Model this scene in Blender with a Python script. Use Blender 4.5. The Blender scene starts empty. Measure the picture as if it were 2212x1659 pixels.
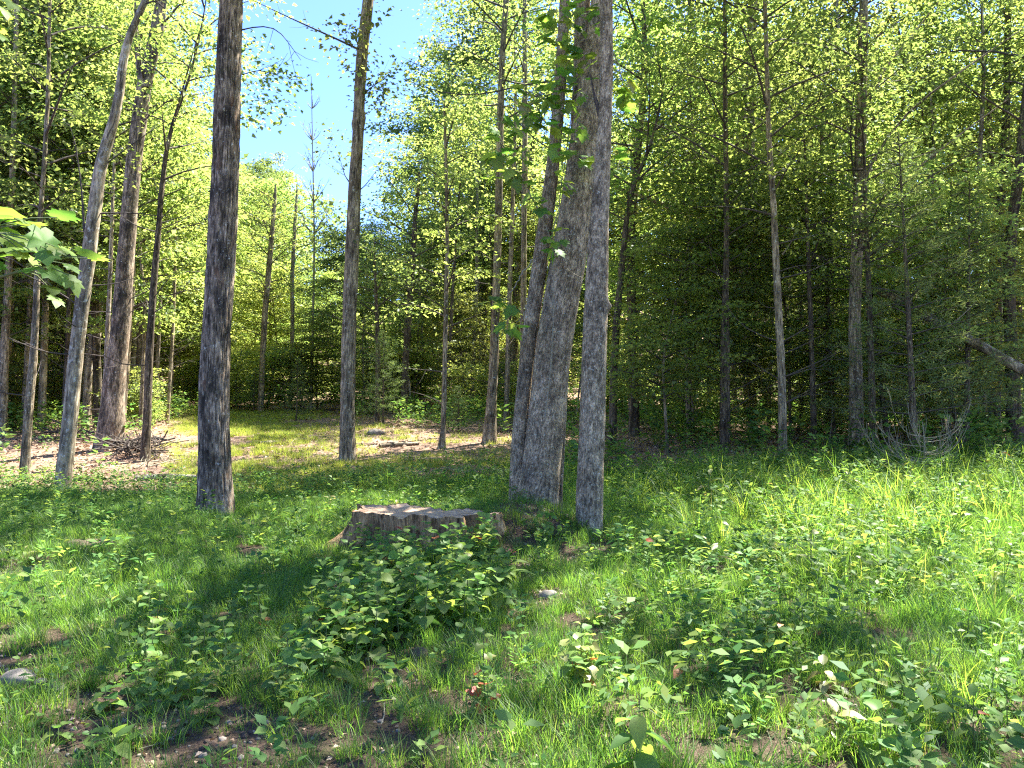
import bpy, math, random
import numpy as np
from mathutils import Vector, Matrix, Euler
R = math.radians
rng = np.random.default_rng(7)
random.seed(7)
scene = bpy.context.scene
C = scene.collection

# ------------------------------------------------------------------ camera, sky, sun, exposure
FPX = 1640.0                      # focal length for a picture 2212 wide
PITCH = R(1.2)
cam_d = bpy.data.cameras.new("camera")
cam_d.sensor_width = 36.0
cam_d.lens = 36.0 * FPX / 2212.0
cam_d.clip_start = 0.05
cam_d.clip_end = 1500.0
cam = bpy.data.objects.new("camera", cam_d)
C.objects.link(cam)
cam.location = (0, 0, 1.6)
cam.rotation_euler = (R(90) + PITCH, 0, 0)
scene.camera = cam

SUN_AZ, SUN_EL = R(46), R(57)     # azimuth from +X towards +Y
SD = np.array([math.cos(SUN_AZ) * math.cos(SUN_EL), math.sin(SUN_AZ) * math.cos(SUN_EL), math.sin(SUN_EL)])
world = bpy.data.worlds.new("World")
scene.world = world
world.use_nodes = True
wn = world.node_tree
bg = wn.nodes["Background"]
sky = wn.nodes.new("ShaderNodeTexSky")
sky.sky_type = 'NISHITA'
sky.sun_disc = False
sky.sun_elevation = SUN_EL
sky.sun_rotation = R(90) - SUN_AZ
sky.air_density = 1.0
sky.dust_density = 0.3
sky.ozone_density = 3.0
tn = wn.nodes.new("ShaderNodeMix"); tn.data_type = 'RGBA'; tn.blend_type = 'MULTIPLY'; tn.inputs[0].default_value = 1.0
tn.inputs[7].default_value = (0.36, 0.42, 0.60, 1)
wn.links.new(sky.outputs[0], tn.inputs[6]); wn.links.new(tn.outputs[2], bg.inputs[0])
bg.inputs[1].default_value = 0.15
sun_d = bpy.data.lights.new("sun", 'SUN')
sun_d.energy = 5.0
sun_d.angle = R(0.53)
sun_d.color = (1.0, 0.95, 0.86)
sun = bpy.data.objects.new("sun", sun_d)
C.objects.link(sun)
sun.rotation_euler = Vector(-SD).to_track_quat('-Z', 'Y').to_euler()
scene.view_settings.view_transform = 'Standard'
scene.view_settings.look = 'None'
scene.view_settings.gamma = 1.0
scene.view_settings.use_curve_mapping = False
scene.view_settings.exposure = 2.45
scene.cycles.max_bounces = 10
scene.cycles.diffuse_bounces = 7
scene.cycles.transmission_bounces = 4
scene.cycles.glossy_bounces = 2
scene.cycles.use_denoising = False
scene.cycles.filter_width = 1.2

# ------------------------------------------------------------------ helpers: projection and noise
def ray(xd, yd):
    a = (xd - 1106.0) / FPX
    b = -(yd - 829.5) / FPX
    y = math.cos(PITCH) - b * math.sin(PITCH)
    z = math.sin(PITCH) + b * math.cos(PITCH)
    return a / y, z / y           # per metre of depth y
def at(xd, yd, d):
    a, b = ray(xd, yd)
    return np.array([a * d, d, 1.6 + b * d])
def proj(p):
    p = np.asarray(p, float)
    x, y, z = p[..., 0], p[..., 1], p[..., 2] - 1.6
    c, s = math.cos(PITCH), math.sin(PITCH)
    dep = np.maximum(y * c + z * s, 0.01)
    up = -y * s + z * c
    return 1106 + FPX * x / dep, 829.5 - FPX * up / dep

def _h(ix, iy, iz, s):
    n = (ix * 374761393 + iy * 668265263 + iz * 2147483647 + s * 974634777) & 0x7fffffff
    n = ((n ^ (n >> 13)) * 1274126177) & 0x7fffffff
    return ((n ^ (n >> 16)) & 0xffff) / 65535.0
def vnoise(x, y, z=0.0, seed=0):
    x, y, z = np.broadcast_arrays(np.asarray(x, float), np.asarray(y, float), np.asarray(z, float))
    ix, iy, iz = np.floor(x).astype(np.int64), np.floor(y).astype(np.int64), np.floor(z).astype(np.int64)
    fx, fy, fz = x - ix, y - iy, z - iz
    fx, fy, fz = [f * f * (3 - 2 * f) for f in (fx, fy, fz)]
    r = 0
    for dx in (0, 1):
        for dy in (0, 1):
            for dz in (0, 1):
                w = (fx if dx else 1 - fx) * (fy if dy else 1 - fy) * (fz if dz else 1 - fz)
                r = r + w * _h(ix + dx, iy + dy, iz + dz, seed)
    return r
def fbm(x, y, z=0.0, o=4, seed=0):
    r, a, t = 0, 1.0, 0
    for k in range(o):
        r = r + a * vnoise(np.asarray(x) * 2 ** k, np.asarray(y) * 2 ** k, np.asarray(z) * 2 ** k, seed + k)
        t += a; a *= 0.5
    return r / t
def sstep(a, b, x):
    t = np.clip((np.asarray(x, float) - a) / (b - a), 0, 1)
    return t * t * (3 - 2 * t)

def gz(x, y):
    """height of the ground"""
    x = np.asarray(x, float); y = np.asarray(y, float)
    r = np.hypot(x, y)
    z = 0.055 * np.clip(y - 14.0, 0, 45) + 0.02 * np.clip(r - 60, 0, 120) + 0.3 * np.clip(r - 68, 0, 45)
    z = z + 0.30 * sstep(1.5, 5.5, x) * sstep(8, 13, y) * (1 - sstep(20, 30, y))
    z = z - 0.10 * sstep(-2, -6, x) * sstep(9, 14, y) * (1 - sstep(15, 20, y))
    z = z + 0.30 * np.exp(-(((x + 0.12) / 0.95) ** 2 + ((y - 9.0) / 0.75) ** 2) ** 1.5)
    z = z + 0.10 * np.exp(-(((x - 0.4) / 0.9) ** 2 + ((y - 9.6) / 0.9) ** 2))
    z = z + 0.14 * (fbm(x * 0.45, y * 0.45, 0, 3, 3) - 0.5) + 0.05 * (fbm(x * 2.3, y * 2.3, 0, 2, 9) - 0.5)
    return z
def ground_hit(xd, yd):
    a, b = ray(xd, yd)
    d = 2.0
    while d < 80:
        if 1.6 + b * d < float(gz(a * d, d)):
            return np.array([a * d, d, float(gz(a * d, d))])
        d += 0.05 if d < 15 else 0.2
    return np.array([a * 60, 60, float(gz(a * 60, 60))])

def in_poly(x, y, poly):
    x = np.asarray(x, float); y = np.asarray(y, float)
    c = np.zeros(x.shape, bool)
    n = len(poly)
    for i in range(n):
        x1, y1 = poly[i]; x2, y2 = poly[(i + 1) % n]
        if y1 == y2: continue
        hit = ((y1 > y) != (y2 > y)) & (x < (x2 - x1) * (y - y1) / (y2 - y1) + x1)
        c ^= hit
    return c

# ------------------------------------------------------------------ helpers: meshes and objects
def np_mesh(name, verts, faces, mats, tint=None, midx=None, smooth=False):
    """faces: list of (M,k) int arrays"""
    me = bpy.data.meshes.new(name)
    verts = np.asarray(verts, np.float32)
    me.vertices.add(len(verts))
    me.vertices.foreach_set("co", verts.ravel())
    if not isinstance(faces, list): faces = [faces]
    faces = [np.asarray(f, np.int32) for f in faces if len(f)]
    nl = sum(f.size for f in faces); nf = sum(len(f) for f in faces)
    me.loops.add(nl); me.polygons.add(nf)
    me.loops.foreach_set("vertex_index", np.concatenate([f.ravel() for f in faces]))
    st, tot = [], []
    o = 0
    for f in faces:
        k = f.shape[1]
        st.append(o + np.arange(len(f)) * k); tot.append(np.full(len(f), k)); o += f.size
    me.polygons.foreach_set("loop_start", np.concatenate(st).astype(np.int32))
    me.polygons.foreach_set("loop_total", np.concatenate(tot).astype(np.int32))
    for m in (mats if isinstance(mats, (list, tuple)) else [mats]): me.materials.append(m)
    if midx is not None: me.polygons.foreach_set("material_index", np.asarray(midx, np.int32))
    if smooth: me.polygons.foreach_set("use_smooth", np.ones(nf, bool))
    if tint is not None:
        at_ = me.attributes.new("tint", 'FLOAT', 'POINT')
        at_.data.foreach_set("value", np.asarray(tint, np.float32))
    me.update(calc_edges=True)
    return me
def link(name, data, parent=None, loc=None):
    o = bpy.data.objects.new(name, data)
    C.objects.link(o)
    if parent: o.parent = parent
    if loc is not None: o.location = [float(v) for v in loc]
    return o
def thing(name, label, cat, loc=(0, 0, 0), group=None, data=None):
    o = link(name, data, None, loc)
    o['label'] = label; o['category'] = cat
    if group: o['group'] = group
    return o
class MB:
    """collects pieces for one mesh"""
    def __init__(s): s.v = []; s.f = {}; s.t = []; s.n = 0
    def add(s, v, faces, tint=0.5):
        v = np.asarray(v, float).reshape(-1, 3)
        for f in (faces if isinstance(faces, list) else [faces]):
            f = np.asarray(f, int)
            if len(f): s.f.setdefault(f.shape[1], []).append(f + s.n)
        s.v.append(v); s.t.append(np.broadcast_to(np.asarray(tint, float), (len(v),))); s.n += len(v)
    def tube(s, pts, rad, k=6, tint=0.5, cap=True):
        pts = np.asarray(pts, float); rad = np.broadcast_to(np.asarray(rad, float), (len(pts),))
        v, f = tube_vf(pts, rad, k)
        s.add(v, [f], tint)
    def mesh(s, name, mat, smooth=False):
        return np_mesh(name, np.concatenate(s.v), [np.concatenate(q) for q in s.f.values()], mat, np.concatenate(s.t), smooth=smooth)
def frames(pts):
    t = np.gradient(pts, axis=0)
    t /= np.linalg.norm(t, axis=1)[:, None] + 1e-9
    ref = np.where(np.abs(t[:, 2:3]) > 0.9, np.array([[1.0, 0, 0]]), np.array([[0, 0, 1.0]]))
    if abs(t[:, 2].mean()) > 0.6: ref = np.tile([1.0, 0, 0], (len(pts), 1))
    else: ref = np.tile([0.0, 0, 1], (len(pts), 1))
    n = ref - (ref * t).sum(1)[:, None] * t
    n /= np.linalg.norm(n, axis=1)[:, None] + 1e-9
    return t, n, np.cross(t, n)
def tube_vf(pts, rad, k):
    t, n, b = frames(pts)
    a = np.arange(k) * 2 * np.pi / k
    v = pts[:, None, :] + rad[:, None, None] * (np.cos(a)[None, :, None] * n[:, None, :] + np.sin(a)[None, :, None] * b[:, None, :])
    m = len(pts)
    i = np.arange(m - 1)[:, None] * k; j = np.arange(k)[None, :]; j2 = (j + 1) % k
    f = np.stack([i + j, i + j2, i + k + j2, i + k + j], -1).reshape(-1, 4)
    return v.reshape(-1, 3), f

# ------------------------------------------------------------------ materials
def nodes(name):
    m = bpy.data.materials.new(name); m.use_nodes = True
    nt = m.node_tree; nt.nodes.clear()
    out = nt.nodes.new("ShaderNodeOutputMaterial")
    return m, nt, out
def N(nt, typ, **kw):
    n = nt.nodes.new(typ)
    for k, v in kw.items():
        if k.startswith('_'): n.inputs[k[1:].replace('_', ' ')].default_value = v
        else: setattr(n, k, v)
    return n
def ramp(nt, fac, stops, interp='LINEAR'):
    r = nt.nodes.new("ShaderNodeValToRGB"); r.color_ramp.interpolation = interp
    e = r.color_ramp.elements
    while len(e) < len(stops): e.new(0.5)
    for q, (p, c) in zip(e, stops):
        q.position = p; q.color = (*c, 1) if len(c) == 3 else c
    nt.links.new(fac, r.inputs[0]); return r.outputs[0]
def mixc(nt, fac, a, b, mode='MIX'):
    m = nt.nodes.new("ShaderNodeMix"); m.data_type = 'RGBA'; m.blend_type = mode
    for s, v in ((0, fac), (6, a), (7, b)):
        if hasattr(v, 'links') or hasattr(v, 'is_output'): nt.links.new(v, m.inputs[s])
        elif s == 0: m.inputs[s].default_value = v
        else: m.inputs[s].default_value = (*v, 1)
    return m.outputs[2]
def noise(nt, scale, vec=None, detail=3, rough=0.5):
    n = N(nt, "ShaderNodeTexNoise"); n.inputs["Scale"].default_value = scale
    n.inputs["Detail"].default_value = detail; n.inputs["Roughness"].default_value = rough
    if vec is not None: nt.links.new(vec, n.inputs["Vector"])
    return n.outputs[0]
def leaf_mat(name, cols, trans, tw=0.5, gloss=0.03, rnd=True, objvar=0.35):
    """cols: ramp of face colours over the tint value; trans: factor colours for the light let through"""
    m, nt, out = nodes(name)
    a = N(nt, "ShaderNodeAttribute", attribute_name="tint")
    col = ramp(nt, a.outputs["Fac"], cols)
    tr = ramp(nt, a.outputs["Fac"], trans)
    oi = N(nt, "ShaderNodeObjectInfo")
    v = N(nt, "ShaderNodeMapRange"); v.inputs[3].default_value = 1 - objvar; v.inputs[4].default_value = 1 + objvar
    nt.links.new(oi.outputs["Random"], v.inputs[0])
    hs1 = N(nt, "ShaderNodeHueSaturation"); hs2 = N(nt, "ShaderNodeHueSaturation")
    hv = N(nt, "ShaderNodeMapRange"); hv.inputs[3].default_value = 0.485; hv.inputs[4].default_value = 0.515
    ms = N(nt, "ShaderNodeMath", operation='FRACT'); mm = N(nt, "ShaderNodeMath", operation='MULTIPLY'); mm.inputs[1].default_value = 7.31
    nt.links.new(oi.outputs["Random"], mm.inputs[0]); nt.links.new(mm.outputs[0], ms.inputs[0]); nt.links.new(ms.outputs[0], hv.inputs[0])
    for hs, c in ((hs1, col), (hs2, tr)):
        nt.links.new(v.outputs[0], hs.inputs["Value"]); nt.links.new(hv.outputs[0], hs.inputs["Hue"]); nt.links.new(c, hs.inputs["Color"])
    d = N(nt, "ShaderNodeBsdfDiffuse"); nt.links.new(hs1.outputs[0], d.inputs[0])
    t = N(nt, "ShaderNodeBsdfTranslucent"); nt.links.new(hs2.outputs[0], t.inputs[0])
    mx = N(nt, "ShaderNodeMixShader"); mx.inputs[0].default_value = tw
    nt.links.new(d.outputs[0], mx.inputs[1]); nt.links.new(t.outputs[0], mx.inputs[2])
    g = N(nt, "ShaderNodeBsdfGlossy"); g.inputs["Roughness"].default_value = 0.5; g.inputs[0].default_value = (0.7, 0.75, 0.7, 1)
    m2 = N(nt, "ShaderNodeMixShader"); m2.inputs[0].default_value = gloss
    nt.links.new(mx.outputs[0], m2.inputs[1]); nt.links.new(g.outputs[0], m2.inputs[2])
    nt.links.new(m2.outputs[0], out.inputs[0])
    return m
def bark_mat(name, dark, mid, pale, lichen=None, lich_amt=0.35, su=1.0, bump=0.5, moss=0.0, stain=0.0, reddish=0.0, zs=0.2, rel=1.0):
    m, nt, out = nodes(name)
    tc = N(nt, "ShaderNodeTexCoord")
    mp = N(nt, "ShaderNodeMapping"); mp.inputs["Scale"].default_value = (1, 1, zs)
    nt.links.new(tc.outputs["Object"], mp.inputs[0])
    n1 = noise(nt, 45 * su, mp.outputs[0], 5, 0.65)
    n2 = noise(nt, 14 * su, mp.outputs[0], 4, 0.6)
    c = ramp(nt, n1, [(0.33, dark), (0.5, mid), (0.68, pale)])
    c2 = ramp(nt, n2, [(0.35, (0.55, 0.55, 0.55)), (0.65, (1.25, 1.22, 1.2))])
    col = mixc(nt, 1.0, c, c2, 'MULTIPLY')
    at_ = N(nt, "ShaderNodeAttribute", attribute_name="tint")
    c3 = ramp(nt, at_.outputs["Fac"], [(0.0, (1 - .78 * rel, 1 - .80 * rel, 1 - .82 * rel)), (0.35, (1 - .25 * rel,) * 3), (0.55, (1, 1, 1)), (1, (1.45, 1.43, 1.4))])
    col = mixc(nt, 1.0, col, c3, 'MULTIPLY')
    n4 = noise(nt, 2.6 * su, tc.outputs["Object"], 5, 0.7)
    c4 = ramp(nt, n4, [(0.38, (0.62, 0.60, 0.57)), (0.62, (1.22, 1.22, 1.2))])
    col = mixc(nt, 1.0, col, c4, 'MULTIPLY')
    if stain:
        mp2 = N(nt, "ShaderNodeMapping"); mp2.inputs["Scale"].default_value = (1, 1, 0.45); mp2.inputs["Location"].default_value = (3, 1, 7)
        nt.links.new(tc.outputs["Object"], mp2.inputs[0])
        f = ramp(nt, noise(nt, 3.2 * su, mp2.outputs[0], 5, 0.7), [(0.50, (0, 0, 0)), (0.60, (1, 1, 1))])
        ff = N(nt, "ShaderNodeMath", operation='MULTIPLY'); ff.inputs[1].default_value = stain; nt.links.new(f, ff.inputs[0])
        col = mixc(nt, ff.outputs[0], col, (0.022, 0.02, 0.018))
    if lichen:
        f = ramp(nt, noise(nt, 15 * su, tc.outputs["Object"], 6, 0.8), [(0.62 - 0.16 * lich_amt, (0, 0, 0)), (0.68 - 0.12 * lich_amt, (0.85,) * 3)])
        col = mixc(nt, f, col, lichen)
    if moss:
        f = ramp(nt, noise(nt, 2.0, tc.outputs["Object"], 5, 0.7), [(0.58, (0, 0, 0)), (0.72, (moss,) * 3)])
        col = mixc(nt, f, col, (0.07, 0.095, 0.03))
    if reddish:
        f = ramp(nt, noise(nt, 5.0, mp.outputs[0], 4, 0.7), [(0.60, (0, 0, 0)), (0.66, (reddish,) * 3)])
        col = mixc(nt, f, col, (0.16, 0.07, 0.035))
    d = N(nt, "ShaderNodeBsdfPrincipled"); d.inputs["Roughness"].default_value = 0.92; d.inputs["Specular IOR Level"].default_value = 0.2
    nt.links.new(col, d.inputs["Base Color"])
    bp = N(nt, "ShaderNodeBump"); bp.inputs["Strength"].default_value = bump; bp.inputs["Distance"].default_value = 0.02
    nt.links.new(n1, bp.inputs["Height"]); nt.links.new(bp.outputs[0], d.inputs["Normal"])
    nt.links.new(d.outputs[0], out.inputs[0])
    return m
def simple_mat(name, c1, c2, scale=20, rough=0.9, bump=0.3):
    m, nt, out = nodes(name)
    tc = N(nt, "ShaderNodeTexCoord")
    n1 = noise(nt, scale, tc.outputs["Object"], 5, 0.65)
    c = ramp(nt, n1, [(0.35, c1), (0.65, c2)])
    d = N(nt, "ShaderNodeBsdfPrincipled"); d.inputs["Roughness"].default_value = rough; d.inputs["Specular IOR Level"].default_value = 0.25
    nt.links.new(c, d.inputs["Base Color"])
    bp = N(nt, "ShaderNodeBump"); bp.inputs["Strength"].default_value = bump; bp.inputs["Distance"].default_value = 0.01
    nt.links.new(n1, bp.inputs["Height"]); nt.links.new(bp.outputs[0], d.inputs["Normal"])
    nt.links.new(d.outputs[0], out.inputs[0])
    return m

M = {}
M['leaf'] = leaf_mat("forest_leaf", [(0, (0.060, 0.105, 0.033)), (0.5, (0.115, 0.175, 0.048)), (1, (0.190, 0.235, 0.069))],
                     [(0, (0.170, 0.270, 0.052)), (0.5, (0.380, 0.480, 0.093)), (1, (0.580, 0.620, 0.142))], 0.58)
M['oak'] = leaf_mat("canopy_leaf", [(0, (0.060, 0.105, 0.037)), (0.5, (0.110, 0.165, 0.052)), (1, (0.180, 0.220, 0.072))],
                    [(0, (0.160, 0.260, 0.061)), (0.5, (0.360, 0.460, 0.101)), (1, (0.540, 0.580, 0.138))], 0.56)
M['pine'] = leaf_mat("pine_needle", [(0, (0.085, 0.145, 0.051)), (0.5, (0.136, 0.212, 0.068)), (1, (0.221, 0.272, 0.085))],
                     [(0, (0.170, 0.272, 0.068)), (0.5, (0.306, 0.425, 0.102)), (1, (0.476, 0.544, 0.136))], 0.3)
M['grass'] = leaf_mat("lawn_blade", [(0, (0.05, 0.115, 0.028)), (0.55, (0.09, 0.18, 0.034)), (0.85, (0.16, 0.24, 0.045)), (1, (0.30, 0.27, 0.12))],
                      [(0, (0.13, 0.30, 0.035)), (0.55, (0.27, 0.48, 0.05)), (0.85, (0.42, 0.58, 0.07)), (1, (0.45, 0.42, 0.17))], 0.5, 0.03, objvar=0.25)
M['dry'] = leaf_mat("dry_blade", [(0, (0.15, 0.24, 0.04)), (0.5, (0.28, 0.32, 0.06)), (1, (0.40, 0.34, 0.14))],
                    [(0, (0.3, 0.5, 0.05)), (0.5, (0.55, 0.58, 0.08)), (1, (0.55, 0.45, 0.18))], 0.5, 0.02)
M['tall'] = leaf_mat("tall_blade", [(0, (0.07, 0.14, 0.03)), (0.6, (0.13, 0.22, 0.04)), (1, (0.26, 0.28, 0.07))],
                     [(0, (0.20, 0.42, 0.05)), (0.6, (0.42, 0.60, 0.06)), (1, (0.62, 0.62, 0.12))], 0.55, 0.03)
M['weed'] = leaf_mat("weed_leaf", [(0, (0.075, 0.165, 0.05)), (0.5, (0.12, 0.235, 0.06)), (1, (0.19, 0.27, 0.07))],
                     [(0, (0.12, 0.28, 0.05)), (0.5, (0.25, 0.42, 0.06)), (1, (0.42, 0.52, 0.08))], 0.5, 0.02, objvar=0.3)
M['yleaf'] = leaf_mat("pale_yellow_leaf", [(0, (0.17, 0.21, 0.05)), (1, (0.26, 0.25, 0.07))], [(0, (0.45, 0.5, 0.08)), (1, (0.6, 0.5, 0.12))], 0.4, 0.08)
M['red'] = leaf_mat("red_leaf", [(0, (0.35, 0.06, 0.03)), (1, (0.45, 0.12, 0.04))], [(0, (0.5, 0.08, 0.04)), (1, (0.6, 0.2, 0.05))], 0.35, 0.08)
M['litter'] = leaf_mat("dead_leaf", [(0, (0.15, 0.085, 0.055)), (0.5, (0.33, 0.21, 0.145)), (1, (0.52, 0.38, 0.28))], [(0, (0.1, 0.05, 0.02)), (1, (0.25, 0.15, 0.08))], 0.15, 0.04)
M['vine'] = leaf_mat("vine_leaf", [(0, (0.06, 0.14, 0.035)), (0.5, (0.10, 0.20, 0.045)), (1, (0.17, 0.25, 0.05))],
                     [(0, (0.18, 0.40, 0.05)), (0.5, (0.32, 0.55, 0.06)), (1, (0.5, 0.6, 0.08))], 0.5, 0.03, objvar=0.3)
M['wstem'] = simple_mat("weed_stem", (0.09, 0.13, 0.05), (0.16, 0.18, 0.08), 40)
M['twig'] = simple_mat("twig_bark", (0.05, 0.042, 0.035), (0.12, 0.10, 0.085), 30)
M['ptwig'] = simple_mat("pale_twig", (0.2, 0.18, 0.12), (0.36, 0.33, 0.24), 30)
M['bark_a'] = bark_mat("furrowed_bark", (0.078, 0.064, 0.046), (0.316, 0.252, 0.189), (0.632, 0.518, 0.392), (0.720, 0.720, 0.634), 0.15, 1.0, 0.8, 0.25, 0.75, 0.5)
M['bark_m'] = bark_mat("grey_maple_bark", (0.158, 0.119, 0.080), (0.435, 0.349, 0.240), (0.720, 0.628, 0.440), (0.720, 0.720, 0.580), 0.30, 1.7, 0.9, 0.12, 0.5, 0, .5, .75)
M['bark_g'] = bark_mat("plain_bark", (0.109, 0.090, 0.063), (0.329, 0.272, 0.191), (0.571, 0.482, 0.333), (0.676, 0.680, 0.573), 0.25, 0.8, 0.6, 0.3, 0.4)
M['bark_p'] = bark_mat("pale_smooth_bark", (0.216, 0.182, 0.130), (0.433, 0.363, 0.261), (0.650, 0.561, 0.406), (0.676, 0.680, 0.601), 0.4, 0.6, 0.4, 0.15, 0.4)
M['bark_d'] = bark_mat("dark_bark", (0.044, 0.036, 0.026), (0.126, 0.102, 0.074), (0.279, 0.231, 0.166), (0.720, 0.693, 0.511), 0.05, 0.9, 0.6, 0.2, 0.3)
M['stump'] = bark_mat("weathered_stump_wood", (0.114, 0.068, 0.033), (0.381, 0.242, 0.120), (0.635, 0.429, 0.222), None, 0, 1.0, 0.9, 0.25, 0.2, 0.4)
M['cut'] = simple_mat("cut_wood", (0.26, 0.17, 0.11), (0.48, 0.35, 0.24), 14, 0.9, 0.5)
M['stone'] = simple_mat("field_stone", (0.16, 0.135, 0.11), (0.32, 0.28, 0.23), 12, 0.85, 0.5)
M['soil_clod'] = simple_mat("dry_soil", (0.07, 0.048, 0.035), (0.16, 0.115, 0.085), 18, 0.95, 0.8)

# ------------------------------------------------------------------ ground
def ground_material():
    m, nt, out = nodes("ground_soil_and_litter")
    g = N(nt, "ShaderNodeNewGeometry")
    pos = g.outputs["Position"]
    n_big = noise(nt, 0.35, pos, 4, 0.6)
    n_mid = noise(nt, 5.0, pos, 6, 0.7)
    n_fine = noise(nt, 60, pos, 4, 0.7)
    soil = ramp(nt, n_fine, [(0.3, (0.045, 0.03, 0.022)), (0.55, (0.105, 0.072, 0.052)), (0.75, (0.2, 0.15, 0.115))])
    litter = ramp(nt, noise(nt, 26, pos, 5, 0.75), [(0.3, (0.10, 0.06, 0.042)), (0.5, (0.30, 0.19, 0.135)), (0.7, (0.52, 0.38, 0.29))])
    a = N(nt, "ShaderNodeAttribute", attribute_name="tint")
    c = mixc(nt, a.outputs["Fac"], soil, litter)
    green = ramp(nt, n_mid, [(0.50, (0, 0, 0)), (0.66, (0.45,) * 3)])
    c = mixc(nt, green, c, (0.075, 0.10, 0.03))
    d = N(nt, "ShaderNodeBsdfPrincipled"); d.inputs["Roughness"].default_value = 0.95; d.inputs["Specular IOR Level"].default_value = 0.15
    nt.links.new(c, d.inputs["Base Color"])
    bp = N(nt, "ShaderNodeBump"); bp.inputs["Strength"].default_value = 0.9; bp.inputs["Distance"].default_value = 0.03
    add = N(nt, "ShaderNodeMath", operation='ADD'); nt.links.new(n_mid, add.inputs[0]); nt.links.new(n_fine, add.inputs[1])
    nt.links.new(add.outputs[0], bp.inputs["Height"]); nt.links.new(bp.outputs[0], d.inputs["Normal"])
    nt.links.new(d.outputs[0], out.inputs[0])
    return m
xs = np.unique(np.concatenate([np.linspace(-600, -40, 20), np.linspace(-40, -8, 40), np.linspace(-8, 8, 200), np.linspace(8, 40, 40), np.linspace(40, 600, 20)]))
ys = np.unique(np.concatenate([np.linspace(-400, -4, 16), np.linspace(-4, 2, 12), np.linspace(2, 14, 170), np.linspace(14, 60, 90), np.linspace(60, 800, 24)]))
X, Y = np.meshgrid(xs, ys)
Z = gz(X, Y)
gi = np.arange(X.size).reshape(X.shape)
gf = np.stack([gi[:-1, :-1], gi[:-1, 1:], gi[1:, 1:], gi[1:, :-1]], -1).reshape(-1, 4)
g_t = sstep(13.0, 16.0, Y + 1.5 * (fbm(X * .4, Y * .4, 0, 2, 5) - .5))
gm = np_mesh("ground", np.stack([X, Y, Z], -1).reshape(-1, 3), [gf], ground_material(), g_t.ravel(), smooth=True)
ground = link("ground", gm); ground['kind'] = 'structure'; ground['label'] = "brown soil and leaf litter under grass and forest"

# ------------------------------------------------------------------ leaves as arrays
def leaf_batch(pos, dirs, nrm, L, W, bend=0.15):
    """diamond leaves with a fold; returns verts, quads"""
    n = len(pos)
    dirs = dirs / (np.linalg.norm(dirs, axis=1)[:, None] + 1e-9)
    side = np.cross(dirs, nrm); side /= np.linalg.norm(side, axis=1)[:, None] + 1e-9
    up = np.cross(side, dirs)
    L = np.broadcast_to(L, (n,))[:, None]; W = np.broadcast_to(W, (n,))[:, None]
    a = pos
    b = pos + dirs * L * 0.45 + side * W * 0.5 + up * L * bend
    c = pos + dirs * L - up * L * bend * 0.6
    d = pos + dirs * L * 0.45 - side * W * 0.5 + up * L * bend
    v = np.stack([a, b, c, d], 1).reshape(-1, 3)
    f = np.arange(n * 4).reshape(n, 4)
    return v, f
def unit(v): return v / (np.linalg.norm(v, axis=-1)[..., None] + 1e-9)
def spray_leaves(mb, cen, out_dir, size, nl, L, r, flat=0.22, tint=(0.2, 0.9), droop=0.25, jit=0.5):
    """cen (S,3) centres of sprays, out_dir (S,3) where they point"""
    S = len(cen)
    cen = np.repeat(cen, nl, 0); od = np.repeat(out_dir, nl, 0); sz = np.repeat(np.broadcast_to(size, (S,)), nl)
    n = len(cen)
    off = r.normal(0, 1, (n, 3)) * np.array([1, 1, flat])
    off *= (sz * 0.5)[:, None]
    pos = cen + off
    pos[:, 2] -= droop * np.hypot(off[:, 0], off[:, 1]) ** 1.5
    dirs = unit(off * np.array([1, 1, .3])) + od * 0.7 + r.normal(0, 0.45, (n, 3))
    dirs[:, 2] -= droop
    nrm = unit(np.array([0, 0, 1.0]) + r.normal(0, jit, (n, 3)))
    l = L * np.repeat(r.uniform(.75, 1.3, S), nl) * r.uniform(0.5, 1.35, n)
    v, f = leaf_batch(pos, dirs, nrm, l, l * r.uniform(0.55, 0.85, n))
    base = np.repeat(r.uniform(0, 1, S), nl)
    t = tint[0] + (tint[1] - tint[0]) * np.clip(0.75 * base + 0.25 * r.uniform(0, 1, n), 0, 1)
    mb.add(v, [f], np.repeat(t, 4))

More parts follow.
